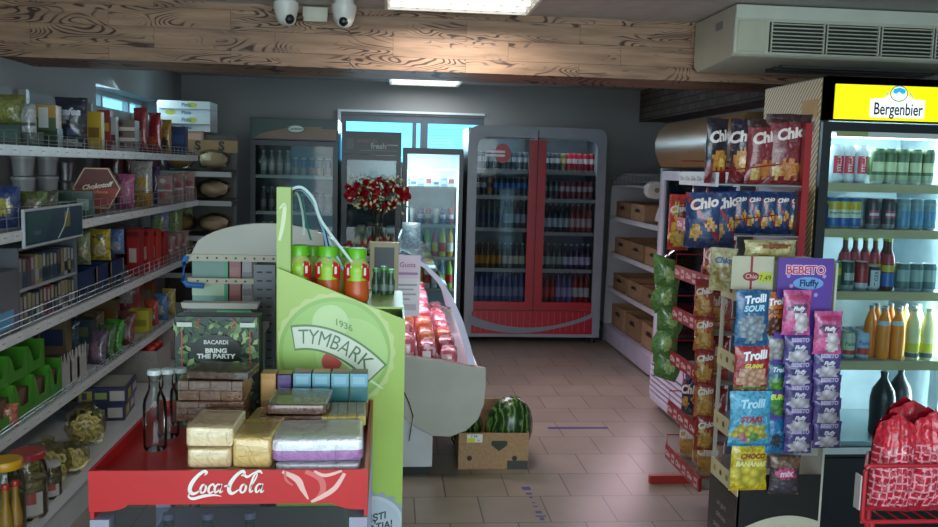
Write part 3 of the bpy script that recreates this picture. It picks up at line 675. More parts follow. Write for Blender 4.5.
G().box(LX+.05, gp_[0][0]+.01, 0, DY1-DY0, ztop-.012, ztop, m('cfd8da', 'pane', 2)).build('glass_top', t)
G().box(LX+.05, gp_[0][0], 0.03, DY1-DY0-.03, ztop-.045, ztop-.013, m('b9bcbe', 'metal')).build('lamp_canopy', t)
G().tube([(-.05, .06, ztop-.06), (-.05, DY1-DY0-.06, ztop-.06)], .012, m('ffd9ec', 'emit', 5), 8).build('fluorescent_tube', t)
G().box(LX, LX+.04, .046, DY1-DY0-.046, .34, ztop, m('8f969a', 'gloss')).build('rear_doors', t)
for yy in (.01, DY1-DY0-.03): G().box(-.02, 0, yy, yy+.02, zr-.1, ztop-.012, m('c9ccd0', 'metal')).build('glass_post', t)
# deck with packs: tilted tray
dz = zr-.095
G().box(LX+.045, pp[2][0]-.03, .05, DY1-DY0-.05, dz, dz+.012, m('c9cdd0', 'steel')).build('display_deck', t)
rr = random.Random(11)
kinds = [('d0606c', 'e8b4bc'), ('c8505e', 'f0d0d8'), ('e0743a', 'eca070'), ('c04858', 'ecc8d4'), ('dc8c96', 'f0d8dc'), ('b04450', 'dca0a8')]
names = ['vacuum-packed red meat', 'pink sliced ham', 'orange smoked sausage', 'dark salami']
for r_ in range(7):
    for c_ in range(7):
        X = -.36+c_*.114; Y = DY0+.16+r_*.245
        hgt = .10+.035*((r_*3+c_*2) % 3)+.02*r_
        if c_ == 6: hgt = min(hgt, .11)
        k = (r_*5+c_*3) % 6; k = 2 if r_ == 2 else 4 if r_ > 3 and k == 2 else k; base, spot = kinds[k]
        root = thing('meat_pack', f'{["red", "crimson", "orange", "dark red", "pale red", "deep red"][k]} meat pack in the deli case, {ORD[r_]} row back, {ORD[c_]} from the left', 'meat', (X, Y, dz+.014), R(rr.uniform(-6, 6)), 'wrapped meats in the deli case')
        bb = G(); sd = rr.uniform(0, 50)
        def fn(u, v, hgt=hgt, sd=sd):
            a_ = 2*math.pi*u; e = lambda q: math.copysign(abs(q)**.55, q); b_ = math.pi*(v-.5)
            k_ = 1+.12*noise.noise(Vector((math.cos(a_)*2+sd, math.sin(a_)*2, b_*2)))
            return (.048*e(math.cos(a_))*e(math.cos(b_))*k_, .095*e(math.sin(a_))*e(math.cos(b_))*k_, hgt/2+hgt/2*e(math.sin(b_)))
        bb.sheet(fn, 18, 10, m(base, 'wrap'), lambda u, v, k=k, s1=m(spot, 'wrap'), s0=m(base, 'wrap'): s1 if math.sin(u*19+v*13+k) > .35 else s0)
        bb.build('wrapped_meat', root)
        G().box(-.022, .022, -.0985, -.0975, hgt*.35, hgt*.7, m('f0e0e4', 'gloss')).build('label', root) if c_ % 2 else None
# poster on the deli top corner, cream card frame, small bottles
pw = P(395, 256, Y=4.36); pe = P(421, 256, Y=4.36); pz = P(408, 318, Y=4.36).z
t = thing('paper_poster', 'pink and white paper poster taped to the end glass of the deli case', 'poster', ((pw.x+pe.x)/2, DY0-.006, pz))
W_ = pe.x-pw.x; H_ = pw.z-pz
G().box(-W_/2, W_/2, 0, .002, 0, H_, m('efe6ee', 'gloss')).build('paper', t)
g = G(); deco_on(g, W_, H_, -.001, [('rect', 0, 1, .62, 1, 'ecd0e4'), ('text', 'Gusta', .5, .84, .035, 'b05a98'), ('rect', .1, .9, .68, .72, 'a878a8'), ('rect', .12, .88, .50, .53, 'a8a0a8'), ('rect', .12, .75, .43, .455, 'b0a8b0'), ('rect', .12, .85, .35, .375, 'b0a8b0'), ('rect', .12, .6, .27, .295, 'b0a8b0'), ('rect', .12, .85, .10, .2, 'c8bfc8')]); g.build('print', t)

# ================================================================ MELON BOX ON THE FLOOR
A = P(459, 470, Z=0); B = P(527, 470, Z=0); bw = B.x-A.x+.01; bd = .46; bh = .205
t = thing('cardboard_box', 'open cardboard box on the floor holding watermelons', 'box', ((A.x+B.x)/2, A.y, 0), R(-1))
cb = m('a98562', 'card'); G().open_box(bw, bd, bh, .006, cb, m('86674a', 'card')).build('carton', t)
g = G(); hx = .06
pts = [(-.045, .15), (-.04, .162), (.04, .162), (.045, .15), (.04, .135), (.0, .105), (-.04, .135)]
g.poly([(x+hx-.03, -.0012, z) for x, z in pts], m('2c3324')); 
for cx in (-bw/2+.06, bw/2-.075): g.poly([(cx+.014*math.cos(k*math.pi/8), -.0012, .065+.014*math.sin(k*math.pi/8)) for k in range(16)], m('2a2119'))
g.poly([(bw/2-.115, -.0012, .004), (bw/2-.002, -.0012, .004), (bw/2-.002, -.0012, .052), (bw/2-.115, -.0012, .052)], m('3b3a34')); g.build('cutouts', t)
g = G().box(-bw/2, bw/2-.06, bd-.012, bd-.004, bh, bh+.07, cb); g.build('back_flap', t)
t2 = thing('price_tag', 'small white and yellow price tag clipped to the watermelon box', 'price tag', ((A.x+B.x)/2-.105, A.y-.003, .165)); G().box(-.042, .042, -.003, -.001, -.01, .035, m('e4e4dc', 'gloss')).build('card', t2)
g = G(); g.poly([(-.04, -.0045, -.008), (.0, -.0045, -.008), (.0, -.0045, .014), (-.04, -.0045, .014)], m('c9d824', 'gloss')); g.text('7,99', .022, lambda a_, b_: (-.004+a_, -.005, .022+b_), m('333a3a')); g.text('lei', .016, lambda a_, b_: (.022+a_, -.005, .002+b_), m('4a4a4a')); g.build('print', t2)
def melon(px, py, r, ln, label, dy, tilt):
    q = P(px, py, Y=A.y+dy); t = thing('watermelon', label, 'watermelon', (q.x, A.y+dy, ln+.007), 0, 'watermelons in the cardboard box')
    b = G().ell((0, 0, 0), r, r, ln, m('2f5a2a', 'melon'), 32, 20); M_ = Matrix.Rotation(R(tilt), 3, 'X') @ Matrix.Rotation(R(8), 3, 'Y'); b.v = [tuple(M_ @ Vector(v)) for v in b.v]; b.build('rind', t)
    G().tube([tuple(M_ @ Vector((0, 0, ln-.004))), tuple(M_ @ Vector((.004, .003, ln+.012)))], .005, m('7a6a3c'), 6).build('stem', t)
melon(509, 418, .132, .185, 'large striped watermelon at the right of the cardboard box', .15, 12)
melon(466, 428, .095, .125, 'dark watermelon half hidden at the left of the cardboard box', .33, 10)

# ================================================================ MARKS ON THE FLOOR
a_ = P(548, 428, Z=0); b_ = P(608, 428, Z=0)
tag(G().box(a_.x, b_.x, a_.y-.018, a_.y+.018, .0005, .0018, m('3b2a6e')).build('floor_tape'), 'purple tape strip stuck across the tiles right of the watermelon box', 'tape')
q0 = P(526, 488, Z=0); q1 = P(542, 519, Z=0)
g = G(); dv = (q1-q0)
for k, (u, wd, ln) in enumerate([(0, .045, .03), (.06, .04, .012), (.2, .03, .02), (.33, .012, .02), (.5, .012, .012), (.62, .022, .01), (.8, .03, .025), (.92, .05, .012), (1.0, .02, .03)]):
    c = q0+dv*u; g.box(c.x-wd/2, c.x+wd/2, c.y-ln/2, c.y+ln/2, .0006, .0012, m('2c3f78'))
tag(g.build('floor_sticker'), 'worn blue sticker lettering on the tiles in front of the watermelon box', 'sticker')

# ================================================================ RIGHT SIDE: PRODUCE SHELVES AT THE BACK
SX = 2.075; SY0, SY1 = 6.66, 8.2; greyw = m('a5a8aa', 'gloss')
t = thing('produce_shelving', 'white wall shelving with rounded end panel and produce crates', 'shelf unit', (SX, SY0, 0))
L_ = SY1-SY0
prof = [(.0, .0), (.52, .0), (.52, 1.62), (.20, 1.62)]+[(.20-.18*math.sin(R(a_)), 1.44+.18*math.cos(R(a_))) for a_ in (20, 45, 70, 90)]+[(.02, 1.3), (.0, .3)]
for y in (L_-.03,): G().prism(prof, 'y', y, y+.03, greyw).build('end_panel', t)
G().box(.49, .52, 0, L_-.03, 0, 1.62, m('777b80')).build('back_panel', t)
G().box(0, .49, 0, L_-.03, .02, .17, m('b8b2c4', 'gloss')).build('base_plinth', t)
SL = [.171, .52, .86, 1.20]
for k, z in enumerate(SL[1:]):
    s_ = G().box(.04, .488, 0, L_-.03, z-.02, z, m('b0b2b4', 'gloss')).build('shelf', t)
    G().box(.025, .039, 0, L_-.03, z-.028, z+.012, m('c9cacc', 'gloss')).build('price_rail', s_)
s_ = G().box(.02, .488, 0, L_-.03, 1.50, 1.515, m('8f9294', 'gloss')).build('shelf', t)
g = G()
for k in range(12): yy = .02+k*.13; g.tube([(.02, yy, 1.515), (.02, yy, 1.6)], .004, m('9a9ea2', 'metal'), 5)
for z in (1.55, 1.6): g.tube([(.02, .02, z), (.02, L_-.05, z)], .004, m('9a9ea2', 'metal'), 5)
g.build('wire_fence', s_)
crates = []
fr = [('apple', 'a53a34'), ('onion', '9a6a4a'), ('potato', '8f7650'), ('pear', '8f9440'), ('tomato', 'a83a2c'), ('kiwi', '6a5a3a'), ('orange', 'c47a30'), ('beetroot', '5a2a3a'), ('lemon', 'c4aa3c'), ('carrot', 'c8682c'), ('bread roll', 'b5905e'), ('pepper', 'a82a2a')]
for k, z in enumerate(SL):
    for i in range(3):
        y = SY0+.04+i*.5; nm, c = fr[(k*3+i) % 12]
        if k == 3 and i == 0: continue
        hh = .20 if k == 0 else .15
        t = thing('produce_crate', f'open brown crate, {ORD[i]} from the near end on the {["bottom", "second", "third", "top"][k]} produce shelf', 'crate', (SX+.255, y, z+.001), 0, 'cardboard crates on the produce shelves')
        G().open_box(.38, .42, hh, .006, m(['a07e5c', '8f7050'][(i+k) % 2], 'card'), m('6e563c', 'card')).build('carton', t)
        g = G(); g.poly([(-.1915, .12, hh*.55), (-.1915, .30, hh*.55), (-.1915, .27, hh*.75), (-.1915, .15, hh*.75)], m('2c241c')); g.build('handle_hole', t)
        if hh > .18: g = G(); g.poly([(-.12+.012*math.cos(q*.8), -.0012, .12+.012*math.sin(q*.8)) for q in range(8)], m('241c14')); g.build('vent_hole', t)
        p0 = (SX+.255, y)
        for j in range(8):
            x = -.13+.085*(j % 4); yy = .10+.19*(j//4)
            f_ = G().ell((0, 0, 0), .038, .038, .036, m(c), 12, 8, .1, 2, j).build('fruit', None, loc=(p0[0]+x, p0[1]+yy, z+.007+.037))
            tag(f_, f'{nm} among those in the {ORD[i]} crate on the {["bottom", "second", "third", "top"][k]} produce shelf', 'produce', f'{nm} pieces in a crate on the {["bottom", "second", "third", "top"][k]} produce shelf, {ORD[i]} crate')
t = thing('paper_roll_dispenser', 'hanging white paper roll on the end of the produce shelving', 'paper roll', (SX+.09, SY0-.02, 1.20))
q = P(653, 190, Y=SY0-.05); t.location = (q.x, SY0-.03, q.z)
g = G().tube([(0, -.12, 0), (0, .0, 0)], .068, m('c9c7c0'), 24); g.build('roll', t); G().tube([(0, -.122, 0), (0, -.121, 0)], .02, m('8a7a5c'), 12).build('core', t)
G().tube([(0, -.12, 0), (0, .029, 0)], .008, m('9a9ea2', 'metal'), 8).build('spindle', t)
G().sheet(lambda u, v: (.065+.01*math.sin(v*5)-.03*v, -.02-.09*u, -.24*v), 2, 8, m('c9c7c0')).build('paper_end', t)

# ================================================================ MULTIDECK COOLER WITH LOUVRED BASE (front faces the aisle)
MX = 1.83; MY0, MY1 = 4.45, 5.82; L_ = MY1-MY0
t = thing('wall_cooler', 'white glass-fronted cooler with louvred base and wood-look rounded canopy', 'fridge', (MX, MY0, 0))
wh = m('b9b6c4', 'gloss'); gr = m('9a9fa6', 'gloss')
G().box(.05, .75, 0, L_, .04, .38, m('8b8d90')).build('base', t)
g = G().box(0, .049, 0, L_, .06, .385, wh)
for k in range(6): z = .10+k*.036; g.box(-.012, -.0005, .02, L_-.02, z, z+.02, m('c4c0d0', 'gloss')); g.box(-.002, -.0001, .02, L_-.02, z+.021, z+.035, m('5b5a66'))
g.build('louvred_panel', t)
G().box(-.004, -.0005, L_-.07, L_-.04, .33, .37, m('3b3540')).build('logo_plate', t)
G().box(.72, .75, 0, L_, .38, 1.95, gr).build('back_panel', t)
for yy in (L_-.03, 0): G().box(.0, .72, yy, yy+.03, .386, 1.66, gr).build('side_panel', t)
d = G().box(0, .03, L_-.09, L_-.031, .39, 1.64, m('b0b3bb', 'gloss')).box(0, .03, .031, .09, .39, 1.64, m('b0b3bb', 'gloss')).box(0, .03, .09, L_-.09, 1.58, 1.64, m('b0b3bb', 'gloss')).box(0, .03, .09, L_-.09, .39, .43, m('b0b3bb', 'gloss')).build('door', t)
G().box(.012, .018, .09, L_-.09, .43, 1.58, m('cfdcdf', 'pane', 1)).build('door_glass', d)
for z in (.7, 1.0, 1.3): s_ = G().box(.08, .719, .031, L_-.031, z-.02, z, m('8c9296', 'steel')).build('shelf', t)
# canopy: rounded nose facing the aisle
pr = [(-.02, 1.70), (-.045, 1.76), (-.05, 1.83), (-.03, 1.90), (.02, 1.955), (.75, 1.975), (.75, 1.665), (.0, 1.665)]
G().prism(pr, 'y', 0, L_, m('7d6440', 'gloss')).build('canopy', t, .004)

rr = random.Random(5)
for z, nm in ((.43, 'bottom'), (.70, 'lower'), (1.0, 'middle'), (1.3, 'upper')):
    for i in range(5):
        y = MY1-.12-i*.24
        carton('dairy_carton', f'pale carton on the {nm} shelf behind the wall cooler glass, {ORD[i]} from the far end', 'carton', (MX+.16, y, z+.001), .12, .14, .17, ['8a9aa2', 'a9b0b0', '7c8c80', 'b0a890'][(i+int(z*10)) % 4], [('rect', .1, .9, .3, .7, '5a7a9a')], rz=R(-90), group=f'cartons on the {nm} shelf of the wall cooler')
# green leafy garland of bags hanging on its corner
q = P(667, 262, Y=4.14); t = thing('hanging_pouch_chain', 'chain of green snack pouches hanging beside the snack rack', 'snack strip', (1.50, 4.14, 0))
for k in range(5):
    py = 272+k*23; c = P(668-abs(k-2)*1.5, py, Y=4.14); r2 = G(); sd = k*3.1; w_, h_ = .135, .152
    def fr(u, v, s_=1, c=c, sd=sd): a_ = (u-.5)*w_; x = a_+.012*math.sin(v*4+sd); return (c.x-1.50+x*(.8+.2*math.sin(math.pi*v)), s_*thick(u, v, .07, sd), c.z+h_*(v-.5)+.25*a_*(1 if k % 2 else -1))
    r2.sheet(lambda u, v: fr(u, v, -1), 10, 10, m('6d9a4c', 'foil'), lambda u, v: m('a9c07a', 'foil') if (u-.5)**2+(v-.45)**2 < .05 else m('5a8440', 'foil')); r2.sheet(lambda u, v: fr(1-u, v, 1), 10, 10, m('5a8440', 'foil')); r2.build('pouch', t)
a_ = P(668, 376, Y=4.14); b_ = P(668, 160, Y=4.14); G().tube([(a_.x-1.5, .04, a_.z), (P(668, 262, Y=4.14).x-1.5, .04, 1.2), (1.39-1.5, -.08, 1.36)], .003, m('3c4a3a'), 5).build('hanger_cord', t)

# ================================================================ RED SNACK RACK
RX0, RX1, RY0, RY1 = 1.36, 1.76, 3.58, 4.05
redm = m('9c1c22', 'gloss'); L_ = RY1-RY0
t = thing('snack_rack', 'red wire snack rack with red shelf strips between candy stand and beer cooler', 'display rack', (RX0, RY0, 0))
G().box(.385, .415, .0, .03, .0, 1.85, redm).build('upright', t); G().box(.385, .415, L_-.03, L_, 0, 1.6, redm).build('upright', t)
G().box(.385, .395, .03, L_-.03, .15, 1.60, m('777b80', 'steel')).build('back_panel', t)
for yy in (.0, .73): G().box(.02 if yy else -.03, .384, yy, yy+.03, .0, .045, m('a32a22', 'gloss')).build('foot', t)
G().box(.34, .384, .031, .729, .0, .03, m('a32a22', 'gloss')).build('base_rail', t)
RZ = [.25, .47, .72, .94, 1.14, 1.37, 1.585]
for k, z in enumerate(RZ):
    s_ = G().box(.02, .384, .002, L_-.002, z-.006, z, m('8a8c8e', 'steel')).build('shelf', t)
    st = G().box(.005, .018, 0, L_, z-.012, z+.048, m('8f1820', 'gloss') if k < 6 else m('b9bcc0', 'gloss')).build('shelf_strip', s_)
    g = G()
    for j in range(6):
        yy = L_-.04-j*.078
        if k == 6: g.text('Chio', .03, lambda a, b: (.004, yy-a, z+.018+b), m('7c2a30', 'gloss'), bold=.01); continue
        if j % 2: g.poly([(.004, yy+.022, z-.004), (.004, yy-.022, z-.004), (.004, yy-.022, z+.038), (.004, yy+.022, z+.038)], m('c9a8a8', 'gloss')); g.poly([(.003, yy+.016, z+.010), (.003, yy-.016, z+.010), (.003, yy-.016, z+.022), (.003, yy+.016, z+.022)], m('8f2028', 'gloss'))
        else: g.text('Chio', .034, lambda a, b: (.004, yy-a, z+.017+b), m('e8d0d0', 'gloss'), bold=.03)
    g.build('strip_print', s_)
    g = G(); g.tube([(.01, L_-.004, z+.048), (.01, L_-.004, z+.10), (.29, L_-.004, z+.10)], .003, redm, 5); g.tube([(.01, .004, z+.05), (.29, .004, z+.09)], .003, redm, 5); g.build('side_wire', s_)
CH_RED = [('band', .0, .30, m('7a1a22', 'foil')), ('blob', .5, .36, .34, .17, 0, m('c98a3a', 'foil')), ('blob', .62, .30, .14, .08, 0, m('e0b45a', 'foil'))]
CH_BLUE = [('band', .0, .2, m('1c2f5c', 'foil')), ('blob', .3, .3, .2, .14, 0, m('d09a40', 'foil')), ('blob', .72, .42, .16, .12, 0, m('d8a84c', 'foil')), ('diag', .5, .6, .8, m('a02028', 'foil'))]
CH_MAR = [('band', .86, 1, m('3c1c20', 'foil')), ('blob', .5, .22, .3, .14, 0, m('c47a38', 'foil')), ('blob', .25, .18, .12, .1, 0, m('d8b46a', 'foil'))]
CH_GOLD = [('blob', .5, .3, .4, .25, 0, m('c9964a', 'foil')), ('band', .8, 1, m('8f1c22', 'foil')), ('blob', .3, .6, .2, .1, 0, m('d8b070', 'foil'))]
def chio(label, loc, w, h, t_, base, pat, rz, group=None, rx=0, txt=.055, tv=.74, seed=None, ang=.2, tc='ecdcd8'):
    return bag('crisp_bag', label, 'snack bag', loc, w, h, t_, base, pat, [('Chio', .5, tv, txt*1.15, tc, ang)], rz=rz, rx=rx, group=group, seed=seed, nx=14, ny=16)
# top of rack: maroon bags and dark shiny bags, facing the camera
z = 1.587
for i, (px, lb, base, pat, wpx, hpx, an, Y) in enumerate([(716, 'shiny black and red crisp bag at the left on the top rack shelf', '241c2c', CH_RED, 28, 62, 25, 3.66),
        (742, 'narrow purple-black crisp bag second on the top rack shelf', '2c1c34', CH_RED, 24, 63, -20, 3.69), (762, 'maroon crisp bag third on the top rack shelf', '8a2a34', CH_MAR, 34, 62, 5, 3.66), (787, 'large maroon crisp bag at the right on the top rack shelf', '7d1c26', CH_MAR, 44, 68, -4, 3.65)]):
    sc_ = 4.0/FPX; X = solveX(px, Y, 1.7)
    chio(lb, (X, Y, z), wpx*sc_, hpx*sc_*.97, .05, base, pat, R(an), txt=.055, tv=.72, seed=i*4.4)
# second tier at the camera-facing end: blue bags hanging on the left, blue row on the right
for i, (px, wpx, hpx, lb, Y) in enumerate([(702, 36, 56, 'blue crisp bag hanging at the front left of the rack', 3.50), (722, 30, 58, 'blue crisp bag with orange crisps, second from the front left', 3.57)]):
    z_ = P(px, 248, Y=Y).z; chio(lb, (solveX(px, Y, 1.4), Y, z_), wpx*.0041, hpx*.0041, .05, '2c4478', CH_BLUE, R(-18+i*25), txt=.05, tv=.8, seed=i*7+2)
z = 1.372
for i, px in enumerate((738, 752, 766, 780, 794)):
    Y = 3.66; chio(f'blue and orange crisp bag, {ORD[i]} from left in the row above the cream bags', (solveX(px, Y, 1.4), Y, z), .085, .185, .045, '24406e', CH_BLUE, R(-8), 'blue crisp bags in the front row of the rack', txt=.022, tv=.8, seed=i*3+20)
# a yellow-red bag hanging on the left corner
q = P(677, 250, Y=4.10); chio('yellow and red bag hanging on the far left corner of the snack rack', (q.x, 4.10, q.z), .10, .27, .05, 'b5302c', [('blob', .5, .3, .45, .25, 0, m('d8a83c', 'foil')), ('blob', .4, .7, .25, .15, 0, m('d8b84c', 'foil'))], R(-20), txt=.04, seed=3)
# bags on the aisle-facing shelves
nm_ = ['bottom', 'second', 'third', 'fourth', 'fifth', 'sixth', 'top']
cfg = {0: ('d8a890', CH_GOLD, .21), 1: ('9c1c26', CH_GOLD, .21), 2: ('b5402c', CH_GOLD, .19), 3: ('b04a34', CH_GOLD, .20), 4: ('a82a26', CH_GOLD, .20), 5: ('2c4478', CH_BLUE, .20)}
for k, (base, pat, h_) in cfg.items():
    for j in range(3):
        yy = RY1-.09-j*.125+RY0-RY0
        if k == 5 and j == 2: continue
        if k in (2, 3, 4) and j < 1: continue
        b0, p0 = (base, pat) if not (k == 1 and j == 0) else ('1f2c5a', CH_BLUE)
        chio(f'{"blue" if b0 in ("1f2c5a", "2c4478") else "orange" if k in (2, 3) else "pale" if k == 0 else "red"} crisp bag, {nm_[k]} rack shelf up, {ORD[j]} from the far end', (RX0+.10+(.03 if j % 2 else 0), RY0+yy-RY0, RZ[k]+.002), .145, h_, .06, b0, p0, R(-58+(j % 2)*14), f'crisp bags on the {nm_[k]} rack shelf', rx=0, txt=.05, tv=.62, seed=k*9+j)

for k in range(5):
    Y = 3.52; q = P(703, 318+k*33, Y=Y)
    chio(f'orange crisp bag hanging in the column at the near rack corner, {ORD[k]} from the top', (q.x, Y, q.z), .085, .165, .045, ['a8482c', 'b8602c', 'a03c28', 'b8703c', '9c3426'][k], CH_GOLD, R(-30+k*6), 'orange crisp bags hanging at the rack corner', txt=.03, tv=.7, seed=60+k)
q = P(703, 290, Y=3.52); tag(G().tube([(q.x, 3.55, .55), (q.x, 3.55, q.z+.1), (RX0+.05, 3.575, q.z+.12)], .003, redm, 5).build('hanger_strip'), 'thin red hanger wire behind the column of orange crisp bags', 'hanger')
# ================================================================ BEER COOLER ON THE RIGHT
BX0, BY = 1.83, 3.60; BX1 = 2.56
t = upright('branded_beer_cooler', 'black beer cooler with lit yellow sign at the right', BX0, BX1, BY, 2.05, '181e22', '', (.385, 1.86), [1.125, 1.40, 1.60], [], inner='a9bcc2', d=.60, rail='b5c4c6', wf=.04)
a = (BX1-BX0)/2
G().box(-a, a, -.012, .024, 1.865, 2.05, m('14191c', 'gloss')).build('header', t)
sg = G().box(-a+.035, a-.02, -.02, -.0125, 1.872, 2.018, m('eadb00', 'emit', .62)).build('lit_sign', t)
p0 = P(898, 108, Y=BY-.022); cx = p0.x-(BX0+BX1)/2; cz = p0.z
g = G(); y = -.0215
g.poly([(cx+x, y, cz+z) for x, z in [(-.125, -.042), (.12, -.042), (.12, .035), (.06, .04), (.035, .06), (-.035, .06), (-.06, .04), (-.125, .035)]], m('e8eef0', 'emit', .6))
g.poly([(cx+.040*math.cos(k*math.pi/10), y-.0005, cz+.060+.034*math.sin(k*math.pi/10)) for k in range(20)], m('8a9a6c', 'gloss'))
g.poly([(cx+.036*math.cos(k*math.pi/10), y-.001, cz+.060+.030*math.sin(k*math.pi/10)) for k in range(20)], m('dfe9d0', 'emit', .6))
g.poly([(cx-.028, y-.002, cz+.064), (cx-.026, y-.002, cz+.078), (cx, y-.002, cz+.086), (cx+.026, y-.002, cz+.078), (cx+.028, y-.002, cz+.064), (cx+.014, y-.002, cz+.058), (cx, y-.002, cz+.068), (cx-.014, y-.002, cz+.058)], m('1c8fc0', 'emit', .8))
for s_ in (-1, 1): g.poly([(cx+s_*.062, y-.002, cz+.046), (cx+s_*.07, y-.002, cz+.04), (cx+s_*.05, y-.002, cz+.066), (cx+s_*.046, y-.002, cz+.062)], m('3f9fc0', 'emit', .7))
g.text('Bergenbier', .072, lambda A_, B_: (cx+A_*.82, y-.003, cz-.008+B_*1.0), m('1f2a30', 'gloss'), bold=.014, sx=.84); g.build('sign_logo', sg)
G().box(-a+.05, a-.05, .03, .045, 1.795, 1.815, m('e8fcff', 'emit', 3.5)).build('led_tube', t)
G().box(a-.075, a-.055, .03, .045, .5, 1.78, m('dffcff', 'emit', 4.0)).build('led_tube', t)
g = G()
for k in range(40): g.box(a-.052, a-.042, .05, .056, .52+k*.032, .53+k*.032, m('6f8a8c', 'steel'))
g.build('shelf_standard', t)
g = G(); g.box(-a+.06, a-.12, -.004, -.002, 1.80, 1.822, m('a9b2b0', 'gloss')); g.box(-a+.06, -a+.2, -.006, -.0045, 1.80, 1.822, m('7c8c5a', 'gloss')); g.build('door_sticker', t)
# printed side panel
g = G(); g.box(-a-.003, -a-.0005, .03, .60, .03, 2.045, m('a8822c', 'stripe')); g.build('side_graphic', t)
g = G(); g.box(-a-.005, -a-.0035, .05, .20, 1.88, 1.96, m('b5863c')); g.box(-a-.005, -a-.0035, .07, .15, 1.82, 1.865, m('5d6468')); g.build('side_logo', t)
G().box(-a+.05, a-.05, -.004, -.001, .40, .43, m('b9c9cc', 'steel')).build('sill', t)
G().box(-a+.042, a-.042, .026, .55, .425, .45, m('b5c4c6', 'steel')).build('bottom_deck', t)
for z in (BZ4_ := P(880, 361, Y=BY+.06).z, 1.125, 1.40, 1.60): G().box(-a+.042, a-.042, .034, .0395, z-.036, z+.002, m('c2b48a', 'gloss')).build('price_rail', t)
def brow(zz, items, lev):
    Y = BY+.10
    for i, (px, kind, arg) in enumerate(items):
        X = solveX(px, Y, zz+.06); lb = f'{arg[0]}, {ORD[i]} from left, {lev} shelf of beer cooler'; gp = f'{lev} shelf of the lit beer cooler'
        if kind == 'can': can(lb, (X, Y, zz+.001), arg[1], arg[2], arg[3], r=arg[4], h=arg[5], seg=18, text=arg[6] if len(arg) > 6 else None, group=gp)
        else: bottle(lb, (X, Y, zz+.001), arg[1], arg[2], arg[3], arg[4], arg[5], group=gp, seg=16)
TALL = .158; rC = .0298
redc = ('tall white can with red panel', 'c8cdd0', ((0, .12, 'b9bfc2'),), ((.15, .75, .16, 'c01c34'),), rC, TALL+.01, ('STELLA', .022, .085, 'e8e0d8', 1))
grn = ('tall dark green can', '46603e', ((.0, .15, '8c9a7c'), (.8, 1, '3c5036')), ((.3, .62, .2, 'b0b890'),), rC, TALL)
brow(1.60, [(836, 'can', redc), (847, 'can', redc), (860, 'can', redc), (877, 'can', grn), (889, 'can', grn), (901, 'can', grn), (914, 'can', grn), (927, 'can', grn)], 'top')
yb = ('blue and yellow can', '2c6fb0', ((.0, .28, '2a64a8'), (.78, 1, 'd8c43c')), ((.3, .6, .22, 'dfe4c8'), (.6, .78, .2, 'e0b830')), rC, .138, ('Bergenbier', .012, .07, '2a3550'))
dkp = ('dark can with pink badge', '4a4448', ((.0, .1, '8a8488'),), ((.25, .65, .17, 'b04868'), (.38, .5, .15, 'e0c8cc')), rC, .138)
lt = ('pale blue can with swirl', '7aa0a8', ((.0, .25, '5c94b0'), (.8, 1, '8fa8a8')), ((.3, .6, .18, '4c8cb8'),), rC, .138)
brow(1.40, [(833, 'can', yb), (843, 'can', yb), (854, 'can', yb), (872, 'can', dkp), (888, 'can', dkp), (903, 'can', lt), (916, 'can', lt), (929, 'can', lt)], 'second')
sm = sc_prof(BEER, .0275, .225); sb = ('red-necked small beer bottle', sm, m('5c2a20', 'gloss'), 'b8c44c', None, [(.02, .08, '3868b0'), (.085, .115, 'c8b43c'), (.12, .165, 'a83848')])
dg = ('dark green can', '2c4a44', ((0, .1, '8c9c94'),), ((.3, .6, .18, 'b4bcb4'),), rC+.001, .13); rc = ('red can', '8f1c28', ((.0, .12, 'c0c4c8'),), ((.2, .8, .1, 'b02c38'),), rC, .13)
tg = ('dark can with white lettering', '2c3440', ((0, .08, 'b9bcc0'),), ((.1, .9, .15, 'c9ccd0'),), rC, .11, ('TIGER', .024, .055, '26303c', 1)); pg = ('grey-green can', '4c6c6c', ((.9, 1, 'd8b470'),), ((.3, .8, .2, '8fa8a4'),), rC+.003, .125)
brow(1.125, [(834, 'can', ('green and yellow can', '5c8a4c', ((.5, .8, 'c8c43c'),), None, rC, .13)), (847, 'can', dg), (861, 'can', rc), (873, 'can', tg), (887, 'bottle', sb), (902, 'can', pg), (915, 'can', pg), (928, 'can', pg)], 'third')
for zz, nmz, cset in ((1.60, 'top', ('c8cdd0', '46603e')), (1.40, 'second', ('2c6fb0', '7aa0a8'))):
    for j in range(2):
        for i in range(8):
            Y = BY+.165+.065*j; X = BX0+.095+i*.066+.02*(j % 2); c = cset[0] if i < 3 else cset[1]
            can(f'can {["behind", "two rows behind"][j]} the front row, {ORD[i]} from left, {nmz} shelf of beer cooler', (X, Y, zz+.001), c, ((0, .15, 'b9bfc2'), (.85, 1, '8c9498')), None, .0285, .15 if zz > 1.5 else .136, 12, group=f'cans behind the front row, {nmz} beer shelf', parts=False)
for i, px in enumerate((843, 853, 863, 873, 883)):
    X = solveX(px, BY+.17, 1.2); bottle(f'red-necked small beer bottle behind third-shelf cans, {ORD[i]} from left', (X, BY+.165, 1.126), sm, sb[2], sb[3], None, sb[5], group='beer bottles behind the cans on the third shelf')
orp = sc_prof(PET, .029, .225); orb = ('orange soft drink bottle', orp, m('f08c28', 'gloss'), '8c9498', ('ff9820', 'gloss', .17), [(.155, .175, 'c8d0d0')]); cap_g = 'a9b0b0'
yl = ('pale yellow bottle with yellow label', orp, m('ddd8a0', 'gloss'), cap_g, ('f4e8a0', 'gloss', .14), [(.01, .03, '5c6468'), (.035, .075, 'd8d040')])
